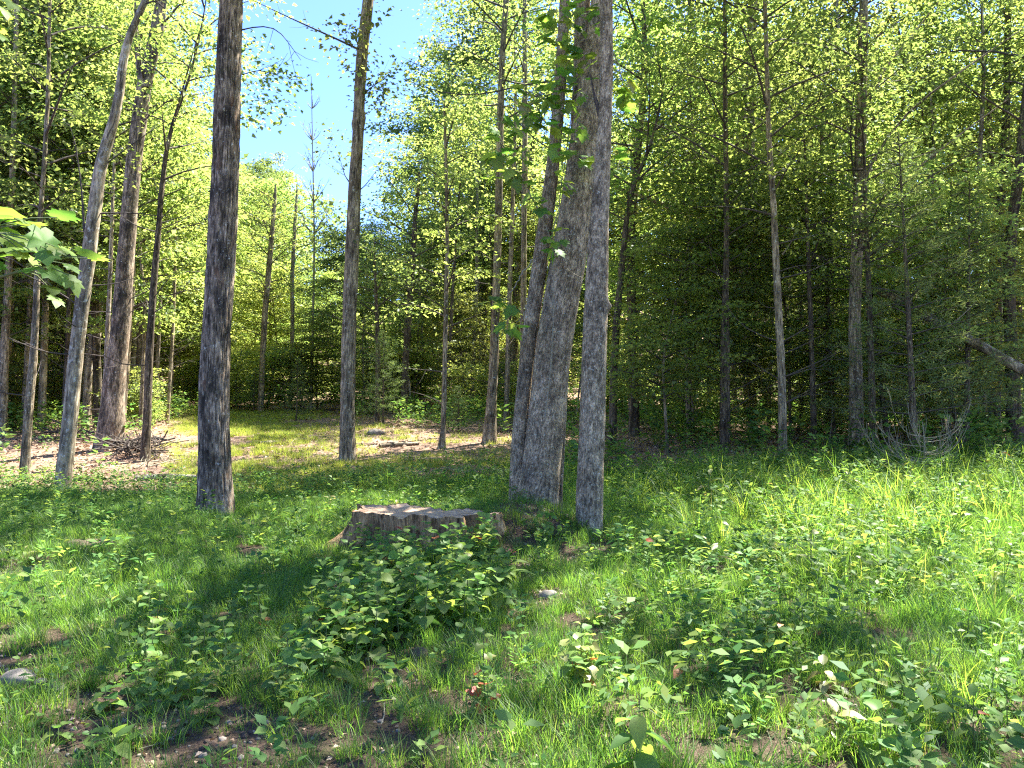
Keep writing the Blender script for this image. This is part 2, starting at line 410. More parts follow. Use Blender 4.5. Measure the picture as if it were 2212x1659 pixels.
def axis_at(axis, z):
    """axis: (k,3) rising polyline -> point at height z"""
    return np.stack([np.interp(z, axis[:, 2], axis[:, 0]), np.interp(z, axis[:, 2], axis[:, 1]), z], -1)
def make_crown(axis, z0, z1, rad, nb, per, nl, L, r, prof='oval', tint=(0.15, 0.9), flat=0.2, rise=0.35, bs=0.7, twigs=True, droop=0.25, keep=None):
    """returns leaf MB, branch MB"""
    lf, br = MB(), MB()
    u = (np.arange(nb) + r.uniform(0, 1, nb)) / nb
    if prof == 'oval': u = u ** 0.85
    zb = z0 + (z1 - z0) * u
    ang = np.arange(nb) * 2.399963 + r.uniform(-0.5, 0.5, nb)
    if prof == 'oval': rr = rad * np.sqrt(np.clip(1 - (2 * u - 0.85) ** 2 / 1.5, 0.08, 1))
    elif prof == 'cone': rr = rad * (1.02 - 0.9 * u)
    else: rr = rad * (1.0 - 0.45 * u)
    rr = rr * r.uniform(0.55, 1.15, nb)
    cen, od, sz = [], [], []
    for k in range(nb):
        p0 = axis_at(axis, np.array([zb[k]]))[0]
        h = np.array([math.cos(ang[k]), math.sin(ang[k]), 0])
        up = rise * r.uniform(0.5, 1.3) * (1 + 0.8 * u[k])
        tip = p0 + h * rr[k] + np.array([0, 0, rr[k] * up])
        mid = (p0 + tip) / 2 + np.array([0, 0, rr[k] * 0.08]) + r.normal(0, 0.06 * rr[k], 3)
        if twigs:
            t = np.linspace(0, 1, 5)[:, None]
            pts = (1 - t) ** 2 * p0 + 2 * t * (1 - t) * mid + t ** 2 * tip
            br.tube(pts, np.linspace(0.012 + 0.008 * rr[k], 0.004, 5), 4)
        for s in range(per):
            t = r.uniform(0.3, 1.05)
            p = (1 - t) ** 2 * p0 + 2 * t * (1 - t) * mid + t ** 2 * tip
            p = p + r.normal(0, 0.13 * rr[k] + 0.08, 3) * np.array([1, 1, 0.5])
            cen.append(p); od.append(h); sz.append(bs * r.uniform(0.6, 1.3))
    cen, od, sz = np.array(cen), np.array(od), np.array(sz)
    if keep is not None:
        kk = keep(cen); cen, od, sz = cen[kk], od[kk], sz[kk]
    if len(cen): spray_leaves(lf, cen, od, sz, nl, L, r, flat, tint, droop)
    return lf, br
def make_pine(axis, z0, z1, rad, nb, r, sc=1.0, per=9, nn=26):
    lf, br = MB(), MB()
    P, D = [], []
    for k in range(nb):
        u = (k + r.uniform(0, 1)) / nb
        z = z0 + (z1 - z0) * u
        rr = rad * (1.03 - 0.92 * u) * r.uniform(0.7, 1.1)
        a = k * 2.4 + r.uniform(-.4, .4)
        p0 = axis_at(axis, np.array([z]))[0]
        h = np.array([math.cos(a), math.sin(a), 0.12 + 0.25 * u])
        br.tube(np.array([p0, p0 + h * rr * .5 + [0, 0, .03], p0 + h * rr]), [0.012 * sc, 0.008 * sc, 0.003 * sc], 4)
        side = np.cross(h, [0, 0, 1.0])
        m = max(3, int(per * rr / rad + 2))
        for s in range(m):
            t = 0.25 + 0.8 * (s + r.uniform(0, 1)) / m
            lat = r.uniform(-1, 1) * 0.38 * rr * (1.1 - t * .7)
            P.append(p0 + h * rr * t + side * lat + r.normal(0, .04 * sc, 3)); D.append(unit(h + side * np.sign(lat) * .6 + [0, 0, .2]))
    P, D = np.array(P), np.array(D)
    n = len(P) * nn
    pos = np.repeat(P, nn, 0) + r.normal(0, 0.035 * sc, (n, 3)) + np.repeat(D, nn, 0) * r.uniform(-.12, .1, n)[:, None] * sc
    dirs = unit(np.repeat(D, nn, 0) * 0.9 + r.normal(0, .75, (n, 3)))
    L = 0.105 * sc * r.uniform(.7, 1.2, n)
    v, f = leaf_batch(pos, dirs, unit(r.normal(0, 1, (n, 3))), L, L * 0.085 + 0.004, 0.03)
    lf.add(v, [f], np.repeat(r.uniform(0.1, 0.95, n), 4))
    return lf, br

# ------------------------------------------------------------------ trunks
def trunk_mesh(name, pts, rad, mat, k=16, seg=24, furrow=0.0, freq=10, knots=(), flare=0.0, cut=False, seed=1, lump=0.03, fz=3.0):
    """pts/rad control points base -> top, smooth interpolation"""
    pts = np.asarray(pts, float); rad = np.asarray(rad, float)
    s = np.concatenate([[0], np.cumsum(np.linalg.norm(np.diff(pts, axis=0), axis=1))])
    q = np.linspace(0, s[-1], seg)
    P = np.stack([np.interp(q, s, pts[:, i]) for i in range(3)], 1)
    Rr = np.interp(q, s, rad)
    w = max(1, seg // 28)
    ker = np.ones(2 * w + 1) / (2 * w + 1)
    P = np.stack([np.convolve(np.pad(P[:, i], w, mode='reflect', reflect_type='odd'), ker, 'valid') for i in range(3)], 1)
    Rr = np.convolve(np.pad(Rr, w, mode='edge'), ker, 'valid')
    if flare: Rr = Rr * (1 + flare * np.exp(-q / (rad[0] * 1.3)))
    t, n, b = frames(P)
    a = np.arange(k) * 2 * np.pi / k
    ca, sa = np.cos(a)[None, :], np.sin(a)[None, :]
    rr = np.repeat(Rr[:, None], k, 1)
    qq = np.repeat(q[:, None], k, 1)
    rr = rr * (1 + lump * 2 * (fbm(ca * 1.2 + 5, sa * 1.2 + 5, qq * 1.3 + seed, 3, seed) - .5) * 2)
    if flare:   # root buttresses
        rr = rr * (1 + flare * 0.5 * np.exp(-qq / (rad[0] * 1.1)) * (np.sin(a * 5 + seed)[None, :]))
    tn_ = np.full(rr.shape, .5)
    if furrow:
        fa = np.stack(np.broadcast_arrays(ca * freq, sa * freq, qq * fz + 0.6 * ca * 3), 0)
        wv = vnoise(fa[0] + 20, fa[1] + 20, fa[2] + seed * 9, seed + 2)
        w2 = vnoise(fa[0] * 2 + 40, fa[1] * 2 + 40, fa[2] * 2.5, seed + 5)
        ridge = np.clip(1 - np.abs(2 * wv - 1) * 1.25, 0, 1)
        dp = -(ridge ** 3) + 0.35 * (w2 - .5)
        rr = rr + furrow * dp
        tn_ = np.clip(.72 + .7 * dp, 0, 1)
    for (zq, ang, h, size) in knots:
        da = np.angle(np.exp(1j * (a - ang)))[None, :] * Rr[:, None]
        rr = rr + h * np.exp(-((qq - zq) ** 2 + da ** 2) / size ** 2)
    v = P[:, None, :] + rr[:, :, None] * (ca[..., None] * n[:, None, :] + sa[..., None] * b[:, None, :])
    i = np.arange(seg - 1)[:, None] * k; j = np.arange(k)[None, :]; j2 = (j + 1) % k
    f = np.stack([i + j, i + j2, i + k + j2, i + k + j], -1).reshape(-1, 4)
    return np_mesh(name, v.reshape(-1, 3), [f], mat, tn_.ravel(), smooth=True)

def pix_trunk(poly, d=None, height=None, top_r=0.35, dy_top=0.0):
    """poly: [(xd,yd,w)...] base to top of frame; returns control points, radii, base"""
    x0, y0, w0 = poly[0]
    base = ground_hit(x0, y0) if d is None else at(x0, y0, d)
    if d is not None: base[2] = float(gz(base[0], base[1]))
    dd = base[1]
    pts = [base - np.array([0, 0, 0.35]), base]; rad = [w0 / FPX * dd / 2] * 2
    for i, (x, y, w) in enumerate(poly[1:]):
        p = at(x, y, dd)
        if p[2] <= pts[-1][2] + 0.02: continue
        pts.append(p); rad.append(w / FPX * dd / 2)
    if height is not None and height > pts[-1][2]:
        a, b_ = pts[-1], pts[max(1, len(pts) - 3)]
        sl = (a - b_) / (a[2] - b_[2])
        dz = height - a[2]
        rt = rad[-1]
        for t in (0.35, 0.7, 1.0):
            p = a + sl * dz * t * (1 - 0.35 * t); p[2] = a[2] + dz * t; p[1] += dy_top * t
            pts.append(p); rad.append(rt * (1 - 0.75 * t))
    return np.array(pts), np.array(rad), base

# ------------------------------------------------------------------ trees named one by one
def curve_pts(ctrl, n=8):
    ctrl = np.asarray(ctrl, float)
    s = np.concatenate([[0], np.cumsum(np.linalg.norm(np.diff(ctrl, axis=0), axis=1))])
    q = np.linspace(0, s[-1], n)
    P = np.stack([np.interp(q, s, ctrl[:, i]) for i in range(3)], 1)
    if n > 4: P[1:-1] = (P[:-2] + 2 * P[1:-1] + P[2:]) / 4
    return P
def finish_part(mb, name, mat, root, base, smooth=False):
    if not mb.v: return None
    mb.v = [v - base for v in mb.v]
    return link(name, mb.mesh(name, mat, smooth), root)
def side_twigs(br, axis, rads, z0, z1, n, lmax, r, dead=True, k=4):
    for i in range(n):
        z = r.uniform(z0, z1); a = r.uniform(0, 2 * np.pi)
        p = axis_at(axis, np.array([z]))[0]
        L = lmax * r.uniform(.4, 1)
        h = np.array([math.cos(a), math.sin(a), r.uniform(.05, .6)])
        pts = curve_pts([p, p + h * L * .5 + r.normal(0, .05 * L, 3), p + h * L + np.array([0, 0, L * r.uniform(-.1, .25)]) + r.normal(0, .08 * L, 3)], 6)
        br.tube(pts, np.linspace(.010 + .006 * L, .003, 6), k)
        for j in range(r.integers(1, 4)):
            q = pts[r.integers(2, 5)]; h2 = unit(h + r.normal(0, .6, 3))
            br.tube(np.array([q, q + h2 * L * .2, q + h2 * L * .42 + [0, 0, .03]]), [.006, .004, .002], 3)

AXES = {}
def named_tree(name, label, poly, d=None, bark='bark_g', height=15, crown=None, cat='tree', group=None, leafmat='oak', fine=False, furrow=0.012,
               freq=9, flare=0.18, limbs=(), sprays=(), twigs=0, knots=(), dy_top=0.0, seed=1, extra_trunks=(), smat=None, twz=None, fz=3.0):
    r = np.random.default_rng(seed + 100)
    P, rad, base = pix_trunk(poly, d, height, dy_top=dy_top)
    root = thing(name, label, cat, base, group)
    k, seg = (110, 300) if fine else ((36, 110) if rad[1] > 0.09 else (14, 60))
    tm = trunk_mesh("trunk", P - base, rad, M[bark], k, seg, furrow if rad[1] > .05 else 0, freq, knots, flare, seed=seed, fz=fz)
    link("trunk", tm, root)
    axis = P
    AXES[label] = (root, base, P, rad)
    for j, (ep, ed) in enumerate(extra_trunks):
        P2, r2, b2 = pix_trunk(ep, ed, height)
        tm2 = trunk_mesh("trunk", P2 - base, r2, M[bark], 100 if fine else 30, 280 if fine else 90, furrow, freq, (), flare if ep[0][1] > 900 else 0, seed=seed + 7 * (j + 1), fz=fz)
        link("trunk", tm2, root)
    br, lf = MB(), MB()
    for (pl, dl, r0) in limbs:     # limbs traced as (x,y) points with a depth
        pts = curve_pts([at(x, y, dl + (0.0 if len(q) == 0 else q[0])) for (x, y, *q) in pl], 9)
        bb = MB(); bb.tube(pts, np.linspace(r0, r0 * .25, 9), 6)
        finish_part(bb, "branch", M[bark] if r0 > .03 else M[smat or 'twig'], root, base)
        if r0 > 0.006:
            for j in range(5):
                q = pts[r.integers(3, 9)]; h2 = unit((pts[-1] - pts[0]) / np.linalg.norm(pts[-1] - pts[0]) + r.normal(0, .6, 3))
                L = r.uniform(.2, .7)
                br.tube(np.array([q, q + h2 * L * .5, q + h2 * L + [0, 0, .05]]), [.004, .003, .002], 3)
    if twigs:
        z0_, z1_ = twz or (1.2, 7)
        side_twigs(br, axis, rad, z0_, z1_, twigs, 1.5, r)
    if crown:
        ck = dict(crown); L = ck.pop('L', .10)
        z0, z1, rd = ck.pop('z0'), ck.pop('z1'), ck.pop('rad')
        l2, b2 = make_crown(axis, z0, z1, rd, ck.pop('nb', 26), ck.pop('per', 5), ck.pop('nl', 30), L, r, **ck)
        lf, b_ = l2, b2
        br.v += b_.v and [v for v in []]
        # join the branch builder
        off = br.n
        for v in b_.v: br.v.append(v)
        for t in b_.t: br.t.append(t)
        for kk, fl in b_.f.items(): br.f.setdefault(kk, []).extend([f + off for f in fl])
        br.n += b_.n
    for (x, y, dl, size, n, L, t0, t1) in sprays:
        c = at(x, y, dl)
        spray_leaves(lf, c[None] , np.array([[r.uniform(-1, 1), 0, -.1]]), size, n, L, r, 0.5, (t0, t1), .2)
    o_ = finish_part(br, "twigs", M[smat or 'twig'], root, base)
    if o_: o_['kind'] = 'stuff'
    finish_part(lf, "crown", M[leafmat], root, base)
    return root

L_LIT = dict(tint=(0.5, 1.0))
# left big furrowed tree (T1)
named_tree("mature_tree", "thick furrowed grey trunk rising alone from the lawn, left of the clearing gap",
    [(468, 1118, 78), (466, 1060, 72), (462, 960, 66), (461, 850, 64), (466, 740, 60), (472, 650, 61), (477, 560, 62), (481, 480, 60), (487, 400, 58), (489, 300, 57), (492, 200, 55), (494, 120, 52), (501, 0, 50)],
    None, 'bark_a', 17, None, fine=True, furrow=0.020, freq=11, flare=0.30, seed=3,
    limbs=[([(500, 70), (560, 55), (600, 60), (650, 130)], 10.6, .012), ([(495, 170), (560, 150), (620, 170, .3)], 10.9, .009)], leafmat='oak',
    sprays=[(540, 90, 11.5, .35, 45, .085, .1, .6), (560, 140, 11.8, .5, 80, .085, .1, .6), (600, 160, 11.8, .45, 70, .085, .1, .6), (560, 200, 11.8, .5, 80, .085, .1, .7),
            (590, 235, 11.8, .45, 60, .085, .1, .7), (630, 165, 12, .4, 45, .085, .1, .6), (545, 250, 11.8, .4, 50, .085, .2, .8), (450, 110, 12.5, .4, 30, .085, .3, .9), (440, 150, 12.5, .4, 40, .085, .3, .9)])
# second pole (T2)
named_tree("slim_tree", "straight grey-brown trunk standing against the blue sky gap at the lawn edge",
    [(752, 990, 38), (750, 930, 33), (752, 800, 31), (756, 650, 31), (762, 520, 30), (766, 400, 27), (773, 300, 25), (777, 200, 24), (783, 100, 26), (796, 0, 24)],
    17.5, 'bark_g', 18, dict(z0=12.5, z1=19, rad=3, nb=20, per=5, nl=24, L=.11), furrow=.012, freq=9, flare=.18, seed=5,
    knots=[(8.3, 0.2, .05, .12), (8.2, 2.6, .05, .12), (5.6, 1.0, .04, .1)],
    limbs=[([(786, 112), (740, 90), (640, 45), (545, 0)], 17.4, .028), ([(776, 215), (800, 190), (830, 170)], 17.5, .02), ([(766, 410), (745, 380), (735, 345)], 17.5, .018),
           ([(766, 420), (790, 400), (812, 370)], 17.5, .016)],
    sprays=[(765, 60, 17.2, .55, 70, .10, .7, 1), (780, 100, 17.2, .5, 60, .10, .7, 1), (772, 150, 17.2, .35, 45, .10, .7, 1), (740, 90, 17.2, .8, 50, .10, .6, 1), (815, 20, 17.2, .4, 25, .1, .6, 1), (700, 60, 17.3, .6, 24, .1, .5, 1),
            (810, 190, 17.6, .55, 110, .11, 0, .4), (835, 165, 17.6, .5, 80, .11, 0, .4), (800, 225, 17.6, .4, 70, .11, 0, .3), (850, 200, 17.6, .4, 30, .11, 0, .5),
            (785, 500, 18.0, .9, 150, .1, .1, .7), (800, 450, 18.0, .6, 70, .1, .1, .7), (735, 330, 19, .7, 90, .1, .1, .5), (725, 285, 19, .5, 50, .1, .1, .5)])

# multi-stemmed maple (A, B, C)
DM = 9.7
maple = named_tree("maple_tree", "leaning grey multi-stemmed maple with vine leaves, beside the old stump",
    [(1158, 1128, 90), (1163, 1060, 84), (1172, 980, 80), (1182, 900, 80), (1190, 800, 78), (1203, 700, 78), (1218, 620, 78), (1235, 520, 76), (1246, 440, 70), (1256, 350, 64), (1266, 260, 58), (1276, 180, 50), (1290, 90, 50), (1300, 0, 48)],
    DM, 'bark_m', 15, None, fine=True, furrow=.008, freq=13, flare=.30, seed=11, fz=14,
    knots=[(3.95, 0.0, .03, .05)],
    extra_trunks=[([(1120, 1122, 44), (1117, 1050, 40), (1119, 980, 34), (1126, 900, 32), (1135, 800, 32), (1146, 700, 34), (1160, 620, 34), (1173, 520, 34), (1184, 440, 32), (1196, 350, 28), (1206, 240, 26), (1212, 150, 26), (1217, 60, 24), (1220, 0, 22)], DM + .12),
                  ([(1205, 500, 14), (1238, 380, 26), (1250, 300, 34), (1254, 200, 36), (1256, 100, 34), (1260, 0, 32)], DM + .22)],
    limbs=[([(1205, 175), (1130, 180), (1060, 205), (960, 205), (870, 170)], DM, .014), ([(1205, 330), (1150, 300), (1110, 250), (1040, 190)], DM + .4, .010),
           ([(1300, 90), (1330, 60), (1345, 10)], DM, .012), ([(1250, 560), (1225, 680), (1160, 790), (1150, 830)], DM - .26, .004),
           ([(1170, 830), (1210, 832), (1262, 830)], DM - .28, .002)], leafmat='leaf',
    sprays=[(920, 150, 10, .4, 22, .07, .5, 1), (890, 190, 10, .35, 16, .07, .5, 1), (980, 190, 10, .35, 14, .07, .5, 1), (1050, 160, 10, .35, 16, .07, .5, 1), (860, 150, 10, .4, 14, .07, .5, 1)])
named_tree("maple_tree", "straight separate maple stem right of the leaning maple, bark burl on its right side",
    [(1272, 1165, 58), (1273, 1080, 56), (1276, 1000, 57), (1280, 900, 55), (1283, 800, 54), (1286, 680, 52), (1290, 600, 49), (1293, 500, 44), (1299, 400, 38), (1305, 300, 32), (1309, 220, 28), (1310, 100, 30), (1309, 0, 28)],
    8.85, 'bark_m', 14, None, fine=True, furrow=.006, freq=9, flare=.28, seed=17, fz=16, knots=[(2.95, -0.15, .05, .05)],
    limbs=[([(1305, 260), (1318, 200), (1322, 140), (1318, 0)], 8.85, .035), ([(1298, 260), (1283, 200), (1275, 160)], 8.85, .03)])

left = [
 ("pale leaning trunk at the left lawn edge, white bark on its upper half",
  [(134, 1048, 34), (146, 960, 31), (152, 900, 30), (160, 800, 30), (172, 700, 29), (182, 620, 30), (196, 520, 29), (206, 440, 27), (218, 350, 25), (238, 290, 22), (254, 230, 20), (261, 180, 18), (268, 110, 17), (290, 50, 15), (316, 0, 13)],
  14.3, 'bark_p', 13, dict(z0=9.2, z1=13.5, rad=2.5, nb=14, per=4, nl=24), [([(300, 20), (320, 5), (350, 0)], 14.3, .03), ([(258, 270), (285, 262), (310, 255)], 14.3, .02), ([(182, 500), (176, 400), (160, 290), (150, 270)], 14.3, .025)], 'leaf'),
 ("thickest furrowed trunk in the left woods, flared at a brushy root mound",
  [(236, 958, 62), (243, 900, 50), (250, 800, 42), (262, 700, 38), (268, 600, 36), (276, 500, 34), (284, 400, 32), (292, 320, 31), (303, 250, 32), (313, 170, 28), (326, 110, 20), (338, 50, 20), (348, 0, 20)],
  19.5, 'bark_a', 18, dict(z0=8.5, z1=18, rad=2.8, nb=26, per=5, nl=34), [([(310, 210), (300, 150), (295, 90), (292, 0)], 19.5, .11), ([(318, 190), (335, 120), (352, 60), (358, 0)], 19.4, .12), ([(292, 400), (296, 300), (293, 200)], 19.2, .03)], 'oak'),
 ("mottled slender trunk second from the left picture edge, bare base on pink litter",
  [(52, 1028, 22), (58, 950, 18), (62, 880, 18), (72, 780, 16), (77, 690, 14), (80, 600, 12), (86, 480, 10), (96, 350, 9), (104, 200, 8), (108, 0, 7)],
  15.5, 'bark_g', 12, dict(z0=5, z1=12, rad=2.0, nb=22, per=5, nl=26), [], 'leaf'),
 ("straight greyish trunk at the far left edge with a rusty patch",
  [(4, 905, 24), (6, 840, 20), (10, 760, 18), (14, 680, 16), (20, 560, 14), (26, 400, 12), (32, 200, 10), (36, 0, 9)],
  23, 'bark_g', 16, dict(z0=7, z1=16, rad=2.5, nb=22, per=5, nl=26), [], 'leaf'),
 ("thin dark upright trunk just right of the thickest left trunk, over brush",
  [(314, 978, 22), (318, 900, 17), (321, 800, 17), (326, 700, 15), (333, 600, 14), (342, 500, 12), (350, 400, 11), (360, 320, 10), (378, 250, 8), (402, 190, 6)],
  18, 'bark_d', 11.5, dict(z0=6.5, z1=11.5, rad=2.2, nb=18, per=5, nl=26), [([(335, 640), (365, 600), (395, 575)], 18, .015), ([(350, 470), (390, 430), (440, 410)], 18, .015), ([(345, 430), (330, 380), (326, 340)], 18, .012)], 'leaf'),
 ("slim pale stem tight behind the thickest left trunk",
  [(216, 948, 12), (222, 880, 11), (229, 800, 10), (233, 700, 10), (238, 600, 9), (243, 450, 8)],
  21, 'bark_p', 10, dict(z0=6, z1=10.5, rad=1.8, nb=14, per=4, nl=24), [], 'leaf'),
 ("pale clean trunk leaning right behind the leaning left-edge tree",
  [(184, 892, 17), (190, 820, 16), (196, 760, 15), (208, 690, 15), (224, 630, 14), (240, 560, 12), (255, 450, 11)],
  27, 'bark_p', 13, dict(z0=8, z1=14, rad=2.2, nb=16, per=4, nl=24), [], 'leaf'),
 ("slender trunk deep behind the clearing, left of the straight pole, dark above",
  [(563, 860, 13), (566, 800, 12), (569, 740, 13), (572, 680, 13), (579, 600, 12), (588, 500, 10), (594, 420, 8)],
  33, 'bark_g', 11, dict(z0=5.5, z1=10.5, rad=2.2, nb=18, per=5, nl=26), [], 'leaf'),
 ("pale cream slender trunk glowing deep in the woods left of the straight pole",
  [(627, 860, 9), (630, 780, 9), (632, 700, 9), (631, 600, 9), (636, 500, 8), (640, 440, 6)],
  36, 'bark_p', 12, dict(z0=6, z1=11, rad=2.2, nb=16, per=5, nl=24), [], 'leaf'),
]
for i, (lab, poly, d, bk, H, cr, lb, lm) in enumerate(left):
    named_tree("woodland_tree", lab, poly, d, bk, H, cr, limbs=lb, leafmat=lm, seed=20 + i, twigs=8, freq=8, furrow=.010)

mid = [
 ("slim trunk with dark base stub standing in litter behind the lawn, centre",
  [(953, 972, 20), (957, 940, 12), (960, 850, 11), (962, 740, 11), (964, 640, 10), (966, 540, 9), (965, 440, 8), (963, 330, 7), (960, 240, 6)], 20, 'bark_g', 9.5, dict(z0=3.2, z1=9.5, rad=1.9, nb=20, per=5, nl=28, flat=.15), 'leaf'),
 ("tall thin mottled trunk just left of the leaning maple",
  [(1056, 962, 34), (1060, 900, 24), (1066, 800, 20), (1070, 700, 19), (1073, 600, 17), (1076, 500, 16), (1078, 400, 16), (1080, 300, 16), (1082, 200, 15), (1086, 100, 13), (1094, 0, 12)], 21, 'bark_g', 17, dict(z0=9, z1=17, rad=2.8, nb=24, per=5, nl=26), 'oak'),
 ("thin upright trunk glimpsed between the mottled trunk and the maple crown",
  [(1128, 930, 14), (1130, 700, 13), (1132, 500, 12), (1134, 300, 12), (1134, 150, 11), (1133, 0, 10)], 25, 'bark_g', 17, dict(z0=11, z1=18, rad=2.0, nb=18, per=4, nl=26), 'oak'),
 ("dark forked trunk in the centre woods beneath a pale sky chink",
  [(873, 850, 17), (877, 760, 15), (884, 660, 15), (890, 580, 13), (896, 480, 10), (905, 380, 8)], 31, 'bark_d', 11, dict(z0=3.5, z1=12, rad=2.8, nb=34, per=6, nl=28, flat=.16), 'leaf'),
 ("short dark trunk with a black leafy clump, right of the straight pole",
  [(815, 850, 11), (817, 760, 11), (815, 700, 9), (812, 640, 7)], 28, 'bark_d', 7.5, dict(z0=2.5, z1=7.6, rad=1.8, nb=20, per=5, nl=24), 'oak'),
 ("dark slender trunk leaning right, behind the separate maple stem",
  [(1322, 930, 18), (1326, 800, 16), (1333, 680, 15), (1345, 560, 14), (1352, 480, 12), (1368, 400, 10), (1400, 330, 8)], 19, 'bark_d', 10, dict(z0=5.5, z1=10, rad=2.4, nb=18, per=5, nl=26), 'leaf'),
 ("thin pole trunk with dark branch collars left of the pale broken giant",
  [(1566, 945, 24), (1566, 850, 22), (1566, 740, 20), (1567, 640, 14), (1570, 500, 12), (1568, 350, 11), (1566, 200, 10), (1566, 0, 9)], 17, 'bark_d', 12, dict(z0=4.8, z1=12, rad=2.2, nb=20, per=5, nl=28), 'oak'),
 ("pale large trunk in the right woods, curved at its foot",
  [(1630, 975, 22), (1622, 900, 24), (1616, 820, 24), (1610, 740, 26), (1604, 640, 30), (1597, 540, 34), (1597, 440, 36), (1602, 340, 32), (1606, 260, 26), (1618, 180, 26), (1624, 90, 24), (1628, 0, 22)], 22, 'bark_g', 19, dict(z0=8.5, z1=19, rad=3.2, nb=26, per=5, nl=28), 'oak'),
 ("straight slender trunk fourth from the maple, foot behind the tall grass",
  [(1690, 990, 20), (1690, 900, 18), (1688, 800, 17), (1682, 680, 16), (1676, 560, 15), (1671, 440, 13), (1662, 330, 12), (1658, 200, 10), (1652, 0, 9)], 15.6, 'bark_g', 11.5, dict(z0=4.6, z1=12, rad=2.3, nb=22, per=5, nl=28), 'leaf'),
 ("thin dark sapling trunk with many dead side twigs, mid right woods",
  [(1758, 965, 15), (1757, 880, 13), (1754, 780, 12), (1750, 660, 11), (1746, 560, 9), (1742, 440, 7)], 17.5, 'bark_d', 9, dict(z0=4, z1=9, rad=2.0, nb=22, per=5, nl=28), 'oak'),
 ("tall trunk with long arching limbs reaching up right, right woods",
  [(1848, 965, 34), (1850, 880, 30), (1848, 780, 27), (1846, 680, 25), (1850, 560, 25), (1855, 440, 25), (1858, 330, 24), (1862, 200, 22), (1864, 90, 20), (1866, 0, 18)], 16.8, 'bark_g', 16, dict(z0=8.5, z1=15, rad=2.6, nb=24, per=5, nl=28), 'leaf'),
 ("slim dark trunk close right of the trunk with arching limbs",
  [(1885, 955, 16), (1884, 860, 15), (1881, 760, 14), (1878, 660, 12), (1874, 560, 11), (1870, 440, 9)], 16.2, 'bark_d', 9.5, dict(z0=4.5, z1=9.5, rad=2.0, nb=20, per=5, nl=26), 'oak'),
 ("dark straight trunk near the right edge meeting the fallen pole",
  [(2143, 885, 30), (2146, 780, 28), (2149, 680, 27), (2151, 560, 25), (2158, 470, 20), (2168, 360, 18), (2174, 240, 15), (2178, 0, 12)], 21, 'bark_d', 16, dict(z0=7, z1=16, rad=3, nb=24, per=5, nl=28), 'leaf'),
 ("black peeling-barked trunk at the far right, lit flecks at its foot",
  [(2196, 960, 36), (2190, 900, 30), (2187, 800, 26), (2182, 700, 24), (2178, 600, 24), (2186, 480, 22), (2200, 380, 20), (2214, 240, 18)], 18, 'bark_d', 14, dict(z0=6.5, z1=14, rad=2.8, nb=24, per=5, nl=28), 'oak'),
 ("thin pale trunk reaching into the sky chinks, upper right",
  [(2030, 900, 12), (2026, 740, 12), (2022, 560, 13), (2018, 420, 13), (2014, 280, 12), (2012, 150, 10), (2010, 0, 9)], 25, 'bark_p', 17, dict(z0=8, z1=17, rad=2.4, nb=14, per=5, nl=24), 'leaf'),
 ("grey trunk dimly seen left of the pale large trunk",
  [(1480, 930, 18), (1482, 800, 16), (1484, 640, 16), (1486, 500, 14), (1488, 350, 12), (1490, 0, 10)], 26, 'bark_d', 18, dict(z0=7, z1=18, rad=3, nb=24, per=5, nl=26), 'oak'),
]
for i, (lab, poly, d, bk, H, cr, lm) in enumerate(mid):
    lb = []
    if "arching" in lab:
        lb = [([(1862, 480), (1900, 430), (1960, 380), (2060, 300), (2212, 190)], 16.6, .035), ([(1862, 400), (1890, 330), (1960, 240), (2080, 150), (2212, 60)], 16.4, .035),
              ([(1860, 540), (1900, 500), (1950, 420), (2010, 380), (2120, 320)], 16.4, .03), ([(1866, 250), (1900, 160), (1960, 90), (2030, 0)], 16.6, .035),
              ([(1845, 380), (1835, 300), (1845, 200), (1850, 120)], 16.6, .03), ([(1862, 560), (1940, 520), (2040, 470)], 16.2, .02)]
    if "pale large" in lab:
        lb = [([(1606, 350), (1650, 380), (1670, 420)], 21.5, .03), ([(1630, 230), (1580, 180), (1540, 140)], 21.8, .03)]
    named_tree("woodland_tree", lab, poly, d, bk, H, cr, limbs=lb, leafmat=lm, seed=60 + i, twigs=16 if 'twigs' in lab or poly[0][0] > 1400 else 6, freq=8, furrow=.010)

# fallen pole hung through the right woods
fp = [at(1330, 405, 22), at(1430, 440, 21.3), at(1612, 520, 20), at(1745, 574, 19), at(1930, 640, 17.8), at(2035, 702, 17.0), at(2150, 765, 16.2), at(2260, 830, 15.8)]
root = thing("fallen_tree", "bare grey dead tree fallen on a slant through the right woods", "fallen tree", fp[4])
link("trunk", trunk_mesh("trunk", np.array(fp[::-1]) - fp[4], np.array([.115, .11, .105, .10, .09, .08, .065, .04]), M['bark_g'], 18, 90, .008, 6, seed=9), root)
br = MB()
for (a, b) in [((2050, 705), (2110, 650)), ((2100, 735), (2150, 725)), ((1690, 550), (1720, 500)), ((1960, 660), (1990, 600)), ((2180, 790), (2230, 770))]:
    br = MB(); br.tube(curve_pts([at(*a, 16.2), at((a[0] + b[0]) / 2 + 4, (a[1] + b[1]) / 2, 16.1), at(*b, 15.9)], 5), np.linspace(.02, .006, 5), 5)
    finish_part(br, "branch", M['bark_g'], root, fp[4])
